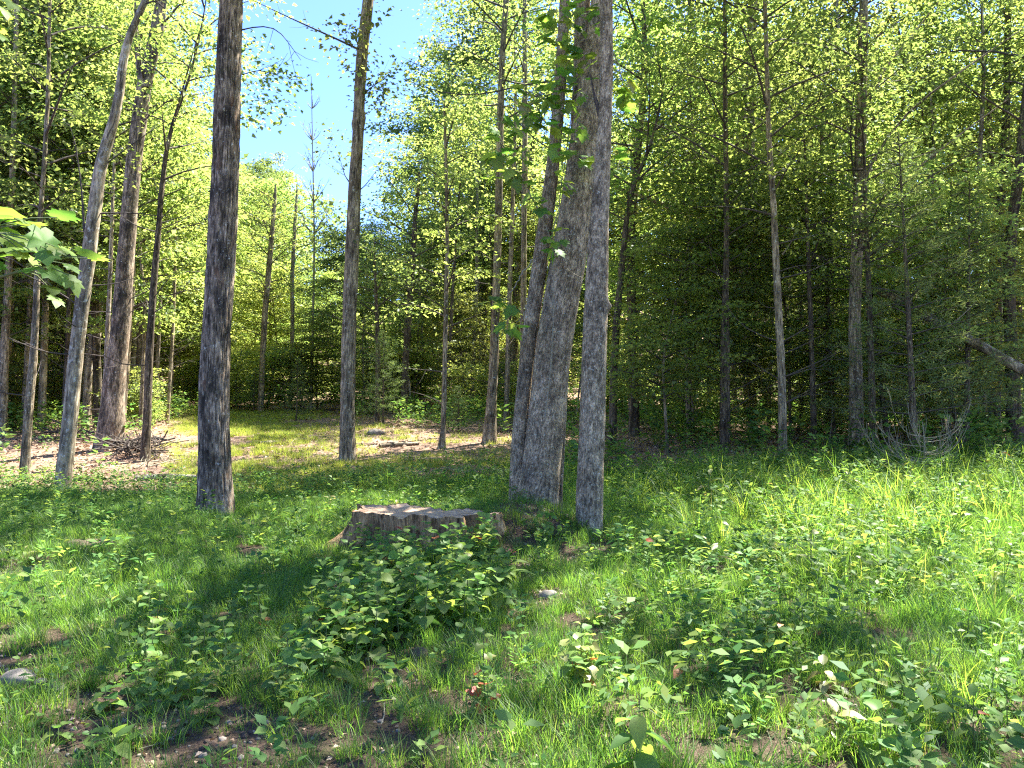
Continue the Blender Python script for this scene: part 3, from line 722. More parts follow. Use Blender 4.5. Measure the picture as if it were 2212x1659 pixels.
# dead reddish sapling top in the sky gap
def dead_tree(label, base, H, n, spread, mat, r0, seed, name="dead_sapling", u0=.25):
    r = np.random.default_rng(seed)
    root = thing(name, label, "dead tree", base)
    tr = MB(); top = np.array([r.normal(0, .1), 0, H])
    ax = curve_pts([np.zeros(3) - [0, 0, .2], top * .5 + r.normal(0, .04 * H, 3) * [1, 1, 0], top], 12)
    tr.tube(ax, np.linspace(r0, r0 * .15, 12), 8)
    link("trunk", tr.mesh("trunk", mat, True), root)
    br = MB()
    for i in range(n):
        u = r.uniform(u0, .98); p = ax[int(u * 11)]
        a = r.uniform(0, 6.28); L = spread * (1.1 - u) + .2
        h = np.array([math.cos(a), math.sin(a) * .8, r.uniform(.8, 1.8)])
        q = p + unit(h) * L
        pts = curve_pts([p, (p + q) / 2 + r.normal(0, .05 * L, 3) - [0, 0, .1 * L], q], 6)
        br.tube(pts, np.linspace(r0 * .35, r0 * .06, 6), 4)
        for j in range(5):
            s_ = pts[r.integers(2, 6)]; e = s_ + unit(h + r.normal(0, .8, 3)) * L * r.uniform(.15, .4)
            br.tube(np.array([s_, (s_ + e) / 2 + [0, 0, .01], e]), [r0 * .12, r0 * .08, r0 * .04], 3)
    link("twigs", br.mesh("twigs", mat), root)['kind'] = 'stuff'
    return root
b0 = at(672, 800, 34); b0[2] = float(gz(b0[0], b0[1]))
dead_tree("bare reddish dead treetop standing up into the blue sky gap", b0, at(680, 165, 34)[2] - b0[2], 30, 2.2, M['ptwig'], .075, 4, u0=.55)
b0 = at(1995, 985, 13.2); b0[2] = float(gz(b0[0], b0[1]))
ds = thing("dead_shrub", "pale leafless shrub of upcurving twigs at the right wood edge", "shrub", b0)
br = MB(); r_ = np.random.default_rng(5)
for i in range(30):
    a = r_.uniform(0, 6.28); L = r_.uniform(.4, 1.15); z0 = r_.uniform(.1, .7)
    h = np.array([math.cos(a), math.sin(a) * .7, 0])
    pts = curve_pts([[0, 0, z0], h * L * .5 + [0, 0, z0 + .03], h * L * .85 + [0, 0, z0 + .22 * L + .1], h * L + [0, 0, z0 + .6 * L + .1]], 8)
    br.tube(pts, np.linspace(.008, .0035, 8), 4)
    for j in range(3):
        q = pts[r_.integers(3, 7)]
        br.tube(np.array([q, q + [h[0] * .05, r_.normal(0, .04), .12], q + [h[0] * .06, r_.normal(0, .06), .28]]), [.004, .003, .002], 3)
br.tube(curve_pts([[0, 0, -.1], [.03, 0, .5], [0.0, .02, .95]], 6), np.linspace(.018, .007, 6), 6)
link("branches", br.mesh("branches", M['ptwig']), ds)

# ------------------------------------------------------------------ unseen crowns overhead on the clearing's trees, leaf clumps laid out to shade the lawn
def off_tree(label, x, y, H, r0, bark, seed):
    base = np.array([x, y, float(gz(x, y))]); r = np.random.default_rng(seed)
    P = np.array([base - [0, 0, .3], base, base + [r.normal(0, .15), r.normal(0, .15), H * .35], base + [r.normal(0, .3), r.normal(0, .3), H * .7], base + [r.normal(0, .5), r.normal(0, .5), H]])
    rad = np.array([r0 * 1.1, r0 * 1.1, r0 * .85, r0 * .55, .03])
    root = thing("lawn_tree", label, "tree", base)
    link("trunk", trunk_mesh("trunk", P - base, rad, M[bark], 28, 70, .01, 9, flare=.2, seed=seed), root)
    AXES[label] = (root, base, P, rad)
off_tree("grey shade tree beyond the right edge of the view", 9.6, 6.6, 15, .2, 'bark_g', 1)
off_tree("grey shade tree behind the camera to the right", 5.2, .2, 14, .22, 'bark_g', 2)
off_tree("grey shade tree beyond the left edge of the view", -7.6, 5.6, 13, .18, 'bark_g', 3)

LIT = [  # outlines of sunny ground as seen in the photograph, with how sunny
 ([(-300, 1220), (150, 1225), (340, 1280), (420, 1360), (260, 1430), (-300, 1460)], .96),
 ([(230, 1260), (640, 1150), (720, 1175), (560, 1230), (330, 1310)], .62),
 ([(520, 1130), (760, 1050), (1100, 1040), (1100, 1085), (820, 1120)], .70),
 ([(-100, 1150), (240, 1150), (240, 1190), (-100, 1210)], .45),
 ([(-200, 990), (1100, 990), (1100, 1042), (300, 1055), (-200, 1080)], 1.0),
 ([(1310, 990), (2400, 950), (2400, 1240), (1800, 1225), (1560, 1190), (1310, 1100)], .93),
 ([(1520, 1190), (2400, 1230), (2400, 1380), (1900, 1330), (1700, 1250)], .75),
 ([(1130, 1245), (1520, 1225), (1760, 1245), (1740, 1330), (1250, 1312)], .93),
 ([(880, 1700), (940, 1500), (1080, 1400), (1340, 1400), (1400, 1450), (1700, 1460), (2000, 1500), (2010, 1700)], .88),
 ([(1980, 1370), (2400, 1370), (2400, 1700), (1980, 1700)], .85),
]
def shade_at(x, y):
    xd, yd = proj(np.stack([x, y, gz(x, y) + .08], -1))
    sh = np.full(np.shape(x), 0.96)
    for poly, l in LIT:
        sh = np.where(in_poly(xd, yd, poly), 1 - l, sh)
    return sh
gx, gy = np.meshgrid(np.arange(-9.5, 10, .25), np.arange(1.2, 13.4, .25))
gx = gx.ravel() + rng.uniform(-.13, .13, gx.size); gy = gy.ravel() + rng.uniform(-.13, .13, gy.size)
sh = shade_at(gx, gy)
blot = fbm(gx * 1.1, gy * 1.1, 0, 3, 31)
keep = rng.uniform(0, 1, gx.size) < np.clip(sh + (blot - .5) * 3.2 * sh * (1 - sh) * (sh < .9) + (blot - .42) * .6 * (sh >= .9) * (blot < .42) * 4, 0, 1)
gx, gy = gx[keep], gy[keep]
names_ = list(AXES)
cand = [n for n in names_ if any(k in n for k in ("furrowed grey trunk rising alone", "leaning grey multi", "straight separate maple stem", "shade tree"))]
top = np.array([axis_at(AXES[n][2], np.array([9.5]))[0][:2] for n in cand])
Hh = rng.uniform(7.6, 12.5, gx.size)
for _ in range(14):
    c = np.stack([gx, gy, gz(gx, gy)], -1) + SD * (Hh / SD[2])[:, None]
    xd, yd = proj(c)
    bad = (yd > -70) & (xd > -150) & (xd < 2360)
    Hh = np.where(bad, Hh + .6, Hh)
c = np.stack([gx, gy, gz(gx, gy)], -1) + SD * (Hh / SD[2])[:, None]
who = np.argmin(((c[:, None, :2] - top[None]) ** 2).sum(-1), 1)
for k, n in enumerate(cand):
    root, base, P, rad = AXES[n]
    sel = c[who == k]
    if not len(sel): continue
    lf, br = MB(), MB(); r = np.random.default_rng(k)
    out = unit((sel - np.array([*top[k], 9.0])) * [1, 1, .2])
    spray_leaves(lf, sel, out, .30, 15, .15, r, .35, (.2, .9), .1)
    for i in r.choice(len(sel), min(len(sel), 16), replace=False):
        z0 = max(7.3 if P[1][1] > 8 else 4.5, sel[i][2] - r.uniform(2, 4)); z0 = min(z0, P[-1][2] - .5)
        p0 = axis_at(P, np.array([z0]))[0]
        pts = curve_pts([p0, p0 * .45 + sel[i] * .55 + [0, 0, .5], sel[i]], 6)
        br.tube(pts, np.linspace(.03, .006, 6), 5)
    finish_part(lf, "crown", M['leaf'], root, base)  # crown shape follows the wanted ground shade, out of view
    finish_part(br, "limbs", M['bark_g'], root, base)

# ------------------------------------------------------------------ the woods: kinds of tree, then copies
def variant(kind, seed):
    r = np.random.default_rng(seed)
    if kind == 'tall':
        ax = np.array([[0, 0, -.5], [0, 0, 0], [r.normal(0, .25), r.normal(0, .25), 6], [r.normal(0, .4), r.normal(0, .4), 11], [r.normal(0, .6), r.normal(0, .6), 16]])
        tr = trunk_mesh("trunk", ax, [.17, .15, .115, .08, .02], M[r.choice(['bark_g', 'bark_d', 'bark_g'])], 12, 34, .004, 6, flare=.25, seed=seed)
        lf, br = make_crown(ax, 3.6, 16, 3.1, 50, 6, 56, .125, r, tint=(.0, 1), flat=.22, bs=.66)
        return tr, lf, br, 16, 3.0, 'oak' if seed % 2 else 'leaf'
    if kind == 'full':
        ax = np.array([[0, 0, -.5], [0, 0, 0], [r.normal(0, .15), r.normal(0, .15), 4], [r.normal(0, .3), r.normal(0, .3), 11]])
        tr = trunk_mesh("trunk", ax, [.11, .10, .07, .015], M[r.choice(['bark_g', 'bark_p'])], 10, 26, 0, 6, flare=.2, seed=seed)
        lf, br = make_crown(ax, 2.3, 11, 2.7, 48, 6, 56, .115, r, tint=(.1, 1), flat=.15, bs=.62)
        return tr, lf, br, 11, 2.6, 'leaf'
    if kind == 'pole':
        ax = np.array([[0, 0, -.5], [0, 0, 0], [r.normal(0, .3), r.normal(0, .2), 5], [r.normal(0, .5), r.normal(0, .3), 10], [r.normal(0, .7), r.normal(0, .4), 14]])
        tr = trunk_mesh("trunk", ax, [.10, .085, .07, .05, .015], M[['bark_g', 'bark_p', 'bark_d', 'bark_g'][seed % 4]], 10, 34, .003, 6, flare=.3, seed=seed)
        lf, br = make_crown(ax, 7.5, 14, 1.7, 22, 5, 34, .115, r, tint=(.1, 1), flat=.22, bs=.6)
        side_twigs(br, ax, None, 1.0, 8, 22, 1.3, r)
        return tr, lf, br, 14, 1.5, 'leaf'
    if kind == 'under':
        ax = np.array([[0, 0, -.3], [0, 0, 0], [r.normal(0, .15), r.normal(0, .15), 2.5], [r.normal(0, .4), r.normal(0, .4), 6]])
        tr = trunk_mesh("trunk", ax, [.05, .045, .03, .008], M[r.choice(['bark_g', 'bark_p', 'bark_d'])], 8, 18, 0, 6, seed=seed)
        lf, br = make_crown(ax, 1.3, 6, 2.1, 36, 8, 40, .095, r, prof='wide', tint=(.35, 1), flat=.10, rise=.15, bs=.62, droop=.15)
        return tr, lf, br, 6, 2.0, 'leaf'
    if kind == 'bush':
        ax = np.array([[0, 0, -.2], [0, 0, 0], [r.normal(0, .05), r.normal(0, .05), .8], [r.normal(0, .1), r.normal(0, .1), 2.0]])
        tr = trunk_mesh("stem", ax, [.02, .018, .012, .004], M['twig'], 6, 8, 0, 6, seed=seed)
        lf, br = make_crown(ax, .1, 1.9, 1.0, 22, 5, 26, .085, r, prof='wide', tint=(.3, 1), flat=.25, rise=.25, bs=.4, droop=.1)
        return tr, lf, br, 2.0, 1.0, 'leaf'
    if kind == 'pine':
        ax = np.array([[0, 0, -.3], [0, 0, 0], [0, 0, 3.5], [r.normal(0, .1), 0, 7.5]])
        tr = trunk_mesh("trunk", ax, [.09, .08, .05, .01], M['bark_d'], 10, 20, 0, 6, seed=seed)
        lf, br = make_pine(ax, .8, 7.4, 2.1, 60, r, 1.5, 10, 20)
        return tr, lf, br, 7.5, 2.0, 'pine'
VAR = {}
for kind, n in (('tall', 4), ('full', 3), ('under', 4), ('pole', 4), ('bush', 3), ('pine', 2)):
    VAR[kind] = []
    for s in range(n):
        tr, lf, br, H, cr, lm = variant(kind, 300 + s * 7 + len(kind))
        VAR[kind].append((tr, lf.mesh("crown", M[lm]), br.mesh("branches", M['twig']), H, cr))
LIM = ([-400, 330, 345, 430, 470, 540, 700, 740, 765, 800, 842, 862, 900, 950, 990, 3000], [-900, -900, 190, 170, 240, 320, 350, 400, 440, 480, 470, 330, 190, 60, -900, -900])
def clearing(x, y):
    return in_poly(x, y, [(-7.5, 13), (0.4, 13), (.8, 18), (-1.0, 23), (-5.5, 28), (-7.8, 34), (-14.0, 34), (-12.5, 28), (-10.2, 20.5)])
placed = []
named_xy = [AXES[n][1][:2] for n in AXES]
WOODS = {
 'right': ("one of the many leafy trees crowding the woods right of the maples", "trees of the woods right of the maples"),
 'centre': ("one of the leafy trees closing the clearing between pole tree and maples", "trees at the back of the clearing"),
 'left': ("one of the leafy trees in the woods left of the clearing", "trees of the woods left of the clearing"),
 'bushr': ("low leafy bush under the trees right of the maples", "bushes under the right woods"),
 'bushc': ("low leafy bush at the back of the clearing between pole tree and maples", "bushes at the back of the clearing"),
 'bushl': ("low leafy bush under the trees left of the clearing", "bushes under the left woods"),
 'pine': ("feathery long-needled pine among the leafy trees", "pines among the leafy trees"),
}
def put_tree(kind, x, y, h, grp, r, label=None, name=None):
    tr, lf, br, H, cr = VAR[kind][r.integers(len(VAR[kind]))]
    s = h / H
    z = float(gz(x, y))
    L, G = WOODS[grp]
    if label is None and kind != 'pine':
        xq, _ = proj(np.array([x, y, z + 2])); xq = float(xq)
        edges = [(130, "left of the leaning pale trunk"), (240, "between the leaning pale trunk and the thickest left trunk"), (430, "between the thickest left trunk and the lone furrowed trunk"), (560, "just right of the lone furrowed trunk"),
                 (750, "between the lone furrowed trunk and the straight pole"), (960, "between the straight pole and the slim centre trunk"), (1120, "between the slim centre trunk and the maples"), (1330, "behind the maples"),
                 (1565, "between the maples and the collared pole trunk"), (1690, "around the pale large trunk in the right woods"), (1850, "left of the trunk with arching limbs"), (2140, "right of the trunk with arching limbs"), (9999, "at the far right beyond the dark trunks")]
        where = next(w for e, w in edges if xq < e)
        what = {'tall': "tall slender leafy tree", 'full': "mid-height full leafy tree", 'pole': "slender bare-stemmed twiggy tree", 'under': "young layered understory tree", 'bush': "low leafy bush"}[kind]
        if kind != 'bush' and y > 36: what = "distant " + what
        L = what + " " + where; G = what + "s " + where
    root = thing(name or {'pine': "pine_tree", 'bush': "forest_bush"}.get(kind, "woodland_tree"), label or L, "bush" if kind == 'bush' else "tree", (x, y, z), G if label is None else None)
    root.rotation_euler = (r.normal(0, .03), r.normal(0, .03), r.uniform(0, 6.28))
    w = s ** .8 * r.uniform(.9, 1.15)
    root.scale = (w, w, s)
    link("stem" if kind == 'bush' else "trunk", tr, root); link("crown", lf, root); link("twigs", br, root)['kind'] = 'stuff'
    placed.append((x, y))
    return root
def try_zone(n, xr, yr, grp, mix, r, gap=1.9, tries=4000):
    got = 0
    for _ in range(tries):
        if got >= n: break
        y = yr[0] + (yr[1] - yr[0]) * r.uniform(0, 1) ** 1.25
        xd = r.uniform(*xr); x = (xd - 1106) / FPX * y
        if y < 25 and abs(xd - 1250) < 160: continue
        if clearing(x, y): continue
        kind = r.choice(list(mix), p=np.array(list(mix.values())) / sum(mix.values()))
        if kind != 'bush' and x < -2 and y < 23 + 1.5 * vnoise(x * .3, 0, 0, 2): continue
        if x > -2 and x < 2 and y < 24: continue
        g = gap * (.6 if kind in ('under', 'pine') else .35 if kind == 'bush' else 1)
        if any((x - a) ** 2 + (y - b) ** 2 < g * g for a, b in placed): continue
        if any((x - a) ** 2 + (y - b) ** 2 < 1.0 for a, b in named_xy): continue
        H0, cr0 = VAR[kind][0][3], VAR[kind][0][4]
        h = H0 * r.uniform(.75, 1.2)
        w = cr0 * h / H0 / y * FPX * .95
        lim = max(np.interp(xd + q, *LIM) for q in (-w, -w / 2, 0, w / 2, w)) if kind != 'x' else 0
        zmax = at(xd, lim, y)[2] - float(gz(x, y))
        if zmax < h:
            h = zmax * r.uniform(.88, 1.0)
            if h < min(2.2, H0 * .6) or h < H0 * .28: continue
        # keep most of the clearing in the sun
        hs = np.linspace(2, h, 8)
        if clearing(x - SD[0] / SD[2] * hs, y - SD[1] / SD[2] * hs).mean() > .12 and r.uniform() < .93: continue
        put_tree(kind, x, y, h, 'pine' if kind == 'pine' else grp, r); got += 1
    print(grp, got)
rz = np.random.default_rng(77)
try_zone(26, (1330, 2330), (19.5, 29), 'right', dict(pole=1), rz, 1.3)
try_zone(12, (780, 1120), (26, 40), 'centre', dict(pole=1), rz, 1.4)
try_zone(16, (-150, 420), (22, 34), 'left', dict(pole=1), rz, 1.5)
try_zone(7, (1420, 2300), (17.5, 21), 'right', dict(under=1), rz, 2.6)
try_zone(10, (1255, 1800), (21, 42), 'right', dict(tall=1), rz)
try_zone(38, (1120, 2420), (21, 62), 'right', dict(tall=6, full=4, under=4), rz)
try_zone(38, (520, 1130), (25, 66), 'centre', dict(tall=3, full=4, under=4), rz)
try_zone(26, (-200, 345), (23, 40), 'left', dict(tall=2, full=3), rz)
try_zone(60, (-260, 560), (23, 64), 'left', dict(tall=5, full=4, under=5), rz)
try_zone(34, (1150, 2380), (24, 60), 'bushr', dict(bush=1), rz)
try_zone(30, (420, 1120), (30, 60), 'bushc', dict(bush=1), rz)
try_zone(34, (-200, 480), (22, 60), 'bushl', dict(bush=1), rz)
for (xd, y, h, lab) in [(1975, 15.4, 6.6, "large feathery sunlit pine before the dark trunks on the right"), (2085, 16.8, 6.0, "smaller sunlit pine right of the large feathery one"), (1800, 18.5, 6.2, "shaded pine between the slender trunks, right woods"),
                        (1730, 24, 6.5, "dim pine deep behind the slender trunks"), (640, 28, 2.4, "young bright pine at the back of the clearing, left of the straight pole"),
                        (828, 27, 3.4, "young pine just right of the straight pole"), (990, 24.5, 1.5, "small pale pine seedling left of the mottled trunk"), (548, 33, 2.0, "small green pine at the top of the grassy track")]:
    put_tree('pine', (xd - 1106) / FPX * y, y, h, 'pine', rz, lab)

for i, xd in enumerate(np.linspace(400, 900, 15)):
    y = 33.5 + rz.uniform(0, 4); put_tree(['bush', 'bush', 'under'][i % 3], (xd - 1106) / FPX * y, y, rz.uniform(1.6, 3.0) * (1.5 if i % 3 == 2 else 1), 'bushc', rz)
for (xd, y, h, kd, lab) in [(215, 27, 17, 'tall', "bright leafy tree filling the sky between the leaning trunk and the thickest left trunk"), (300, 30, 18, 'tall', "tall leafy tree right behind the thickest left trunk"), (90, 26, 16, 'full', "bright broad leafy tree behind the mottled left trunk"),
                        (150, 31, 19, 'tall', "tall tree topping the left woods behind the leaning trunk"), (10, 28, 17, 'tall', "tall leafy tree filling the upper left corner"), (262, 24, 13, 'full', "bright leafy tree beside the thickest left trunk"),
                        (962, 42, 19, 'tall', "leafy tree rising behind the slim centre trunk"), (1040, 40, 22, 'tall', "tall leafy tree just left of the mottled tall trunk"), (1105, 38, 22, 'tall', "tall leafy tree between the mottled trunk and the maple"),
                        (915, 45, 17, 'tall', "leafy tree at the right side of the sky gap"), (1370, 22, 15.5, 'tall', "tall leafy tree to the right of the separate maple stem")]:
    put_tree(kd, (xd - 1106) / FPX * y, y, h, 'right', rz, lab)

for i, xd in enumerate([1500, 1620, 1725, 1790, 1900, 1960, 2060, 2110]):
    y = [24, 19, 21, 18, 20, 23, 18.5, 22][i]; put_tree('under', (xd - 1106) / FPX * y, y, [2.6, 2.0, 2.8, 1.9, 2.4, 3.0, 2.0, 2.6][i], 'right', rz)
# far mass of woods behind everything
fw = MB(); r = np.random.default_rng(50)
n = 9000
yy = r.uniform(64, 92, n); xd = r.uniform(-500, 2700, n); xx = (xd - 1106) / FPX * yy
limz = 1.6 + (829.5 - np.interp(xd, *LIM)) / FPX * yy - 1.0
zz = gz(xx, yy) + r.uniform(0, 1, n) ** 1.5 * 24
ok = (zz < limz - .5) 
spray_leaves(fw, np.stack([xx, yy, zz], -1)[ok], unit(r.normal(0, 1, (ok.sum(), 3))), 2.0, 16, .5, r, .5, (0, .6))
o = link("distant_woods", fw.mesh("distant_woods", M['oak'])); o['kind'] = 'stuff'; o['label'] = "solid mass of leaves of the far woods"
# ------------------------------------------------------------------ scattering of what nobody could count
def scatter(name, label, pos, yaw, scale, pick, variants, tilt=0.12, r=rng):
    n = len(pos)
    col = bpy.data.collections.new(name + "_kinds")
    for i, me in enumerate(variants):
        col.objects.link(bpy.data.objects.new("%s_kind_%02d" % (name, i), me))
    me = bpy.data.meshes.new(name)
    me.vertices.add(n); me.vertices.foreach_set("co", np.asarray(pos, np.float32).ravel())
    a = me.attributes.new("rot", 'FLOAT_VECTOR', 'POINT')
    a.data.foreach_set("vector", np.stack([r.normal(0, tilt, n), r.normal(0, tilt, n), yaw], -1).astype(np.float32).ravel())
    a = me.attributes.new("siz", 'FLOAT', 'POINT'); a.data.foreach_set("value", np.asarray(scale, np.float32))
    a = me.attributes.new("pick", 'INT', 'POINT'); a.data.foreach_set("value", np.asarray(pick, np.int32))
    o = link(name, me); o['kind'] = 'stuff'; o['label'] = label
    ng = bpy.data.node_groups.new(name + "_scatter", 'GeometryNodeTree')
    ng.interface.new_socket("Geometry", in_out='INPUT', socket_type='NodeSocketGeometry')
    ng.interface.new_socket("Geometry", in_out='OUTPUT', socket_type='NodeSocketGeometry')
    gi_, go = ng.nodes.new("NodeGroupInput"), ng.nodes.new("NodeGroupOutput")
    iop = ng.nodes.new("GeometryNodeInstanceOnPoints")
    ci = ng.nodes.new("GeometryNodeCollectionInfo"); ci.inputs["Collection"].default_value = col
    ci.inputs["Separate Children"].default_value = True; ci.inputs["Reset Children"].default_value = True
    iop.inputs["Pick Instance"].default_value = True
    def na(t, nm):
        x = ng.nodes.new("GeometryNodeInputNamedAttribute"); x.data_type = t; x.inputs["Name"].default_value = nm
        return x.outputs["Attribute"]
    ng.links.new(gi_.outputs[0], iop.inputs["Points"]); ng.links.new(ci.outputs[0], iop.inputs["Instance"])
    e = ng.nodes.new("FunctionNodeEulerToRotation"); ng.links.new(na('FLOAT_VECTOR', "rot"), e.inputs[0])
    ng.links.new(e.outputs[0], iop.inputs["Rotation"])
    ng.links.new(na('FLOAT', "siz"), iop.inputs["Scale"]); ng.links.new(na('INT', "pick"), iop.inputs["Instance Index"])
    ng.links.new(iop.outputs[0], go.inputs[0])
    md = o.modifiers.new("scatter", 'NODES'); md.node_group = ng
    return o
def blades(n, rad, lo, hi, w, r, lean=0.45, curl=0.5, seg=3, tint=(0, 1)):
    """a tuft of grass blades as one mesh's arrays"""
    mb = MB()
    a = r.uniform(0, 2 * np.pi, n); rr = rad * np.sqrt(r.uniform(0, 1, n))
    base = np.stack([np.cos(a) * rr, np.sin(a) * rr, np.full(n, -.01)], -1)
    d = a + r.normal(0, .9, n); h = np.stack([np.cos(d), np.sin(d), np.zeros(n)], -1)
    L = r.uniform(lo, hi, n); ln = np.abs(r.normal(0, lean, n)) ; cu = curl * r.uniform(.2, 1.3, n)
    side = np.stack([-np.sin(d), np.cos(d), np.zeros(n)], -1)
    rows = []
    for k in range(seg + 1):
        t = k / seg
        p = base + np.array([0, 0, 1.0]) * (L * (t - .5 * cu * t ** 2.2 * ln.clip(.2, 1)))[:, None] + h * (L * (ln * t * .6 + cu * .75 * t ** 2))[:, None]
        ww = (w * r.uniform(.7, 1.3, n) * (1 - t) ** .6 * .5)[:, None]
        if k < seg: rows += [p - side * ww, p + side * ww]
        else: rows += [p]
    V = np.stack(rows, 1); m = V.shape[1]
    o = (np.arange(n) * m)[:, None]
    q = np.concatenate([o + np.array([[2 * k, 2 * k + 1, 2 * k + 3, 2 * k + 2]]) for k in range(seg - 1)])
    tr = o + np.array([[2 * seg - 2, 2 * seg - 1, 2 * seg]])
    t_ = np.clip(r.beta(2, 3, n) * (tint[1] - tint[0]) + tint[0], 0, 1)
    mb.add(V.reshape(-1, 3), [q, tr], np.repeat(t_, m))
    return mb
def small_weed(r, nl, L, h, mat_t=(0, 1)):
    mb = MB()
    z = r.uniform(.15, 1, nl) * h; a = r.uniform(0, 6.28, nl)
    pos = np.stack([np.cos(a) * .02, np.sin(a) * .02, z], -1)
    d = np.stack([np.cos(a), np.sin(a), r.uniform(0, .7, nl)], -1)
    l = L * r.uniform(.6, 1.2, nl)
    v, f = leaf_batch(pos, d, unit(np.array([0, 0, 1.]) + r.normal(0, .3, (nl, 3))), l, l * r.uniform(.4, .7, nl), .08)
    mb.add(v, [f], np.repeat(r.uniform(*mat_t, nl), 4))
    return mb
rg = np.random.default_rng(123)
lawn_v = [blades(46, .075, .05, .13, .0036, rg, .5, .5).mesh("lawn_tuft", M['grass']) for _ in range(5)] + \
         [blades(40, .06, .08, .19, .0036, rg, .5, .8).mesh("lawn_tuft", M['grass']) for _ in range(3)]
dry_v = [blades(46, .14, .05, .16, .007, rg, .6, .6, 2).mesh("dry_tuft", M['dry']) for _ in range(4)]
tall_v = [blades(14, .07, .25, .62, .010, rg, .4, 1.0, 7, (0, 1)).mesh("tall_tuft", M['tall']) for _ in range(4)] + [blades(7, .05, .35, .7, .016, rg, .5, 1.3, 8, (0, .8)).mesh("tall_tuft", M['tall']), small_weed(rg, 44, .085, .5, (.1, .9)).mesh("tall_tuft", M['weed'])]
dv = blades(9, .07, .3, .6, .004, rg, .3, .5, 5, (.3, 1)).mesh("tall_tuft", M['dry']); tall_v.append(dv)
weed_v = [small_weed(rg, 14, .045, .10).mesh("small_weed", M['weed']) for _ in range(3)] + [small_weed(rg, 22, .06, .28).mesh("small_weed", M['weed']) for _ in range(3)]
def wedge(n, y0, y1, r, m=1.6):
    u = r.uniform(0, 1, n)
    y = np.sqrt(y0 ** 2 + u * (y1 ** 2 - y0 ** 2))
    x = r.uniform(-1, 1, n) * (y * .70 + m)
    return x, y
BARE = [[(-100, 1560), (250, 1500), (560, 1520), (740, 1590), (760, 1700), (-100, 1700)], [(1060, 1085), (1330, 1100), (1340, 1190), (1250, 1225), (1090, 1225), (1040, 1150)], [(-50, 1200), (110, 1215), (60, 1250), (-50, 1250)],
        [(150, 1165), (230, 1170), (220, 1205), (160, 1200)], [(1150, 1265), (1230, 1270), (1220, 1320), (1150, 1310)], [(1250, 1290), (1400, 1280), (1420, 1330), (1270, 1325)], [(1700, 1475), (1900, 1480), (1880, 1540), (1720, 1530)],
        [(790, 1370), (900, 1385), (900, 1500), (850, 1640), (740, 1580)], [(-50, 1380), (150, 1390), (200, 1480), (-50, 1500)], [(1180, 1680), (1000, 1640), (930, 1540), (1000, 1500), (1150, 1600)], [(1530, 1215), (1600, 1225), (1590, 1255), (1525, 1250)]]
def bare(x, y):
    xd, yd = proj(np.stack([x, y, gz(x, y)], -1))
    b = np.zeros(x.shape, bool)
    for q in BARE: b |= in_poly(xd + 60 * (fbm(x * 3, y * 3, 0, 2, 8) - .5), yd + 50 * (fbm(x * 3, y * 3, 5, 2, 8) - .5), q)
    return b
STUMP = ground_hit(862, 1205); STUMP[1] += .45; STUMP[0] = (908 - 1106) / FPX * STUMP[1]; STUMP[2] = float(gz(STUMP[0], STUMP[1]))
def around_stump(x, y, k=1.0):
    return ((x - STUMP[0]) / (.84 * k)) ** 2 + ((y - STUMP[1]) / (.45 * k)) ** 2 < 1
# lawn
x, y = wedge(40000, 2.0, 17.5, rg)
edge = 14.6 - .9 * (x < -3.2) + 1.4 * (fbm(x * .5, 0, 0, 2, 4) - .5) + .8 * (x > 1)
pr = np.where(bare(x, y), .36, 1.0) * (fbm(x * 1.7, y * 1.7, 0, 3, 12) > .24) * (y < edge) * ~around_stump(x, y)
pr = pr * np.where(y < 9, 1, .8)
k = rg.uniform(0, 1, len(x)) < pr
x, y = x[k], y[k]
sc_ = .75 + .7 * fbm(x * .9, y * .9, 0, 3, 22) + np.where(y > 9, .25, 0) * (x > 0)
scatter("lawn_grass", "fine green grass covering the shaded lawn", np.stack([x, y, gz(x, y)], -1), rg.uniform(0, 6.28, len(x)), sc_ * rg.uniform(.7, 1.2, len(x)), rg.integers(0, 8, len(x)), lawn_v)
# sunlit yellow grass of the track, and thin green on the forest floor
y = rg.uniform(12.5, 35, 22000); x = rg.uniform(-15, 3.5, 22000)
xq = 1106 + FPX * x / y
k = clearing(x + .8 * rg.normal(0, 1, len(x)), y) & (xq + rg.normal(0, 25, len(x)) > 385) & ((y < 17.5) | (xq + rg.normal(0, 60, len(x)) < 640) | (rg.uniform(0, 1, len(x)) < .25)) & (fbm(x * .5, y * .5, 0, 3, 41) + .10 * (np.abs((x + 3.5 + (y - 15) * .34)) < 1.6) > .40) & (rg.uniform(0, 1, len(x)) < .95)
x, y = x[k], y[k]
scatter("track_grass", "short sunlit yellow-green grass on the track through the clearing", np.stack([x, y, gz(x, y)], -1), rg.uniform(0, 6.28, len(x)), rg.uniform(.6, 1.3, len(x)), rg.integers(0, 4, len(x)), dry_v)
# tall weeds and arching grass to the right and along the lawn edge
x, y = wedge(5200, 3.0, 15.2, rg)
xd, yd = proj(np.stack([x, y, gz(x, y)], -1))
m = in_poly(xd, yd, [(1330, 960), (2500, 940), (2500, 1800), (1960, 1800), (1720, 1330), (1560, 1200), (1340, 1090)])
pr = m * np.where(y > 8, .50, .5) * (fbm(x * 1.1, y * 1.1, 0, 3, 61) > .40)
pr = np.where((y > 12.8) & (x > -3.0), np.maximum(pr, .35), pr) * (y < 14.9)
k = rg.uniform(0, 1, len(x)) < pr
x, y = x[k], y[k]
scatter("tall_grass", "tall arching green grass crowding the right side of the lawn", np.stack([x, y, gz(x, y)], -1), rg.uniform(0, 6.28, len(x)), rg.uniform(.5, 1.15, len(x)) * (.62 + .05 * np.minimum(y, 9)), rg.integers(0, 7, len(x)), tall_v)
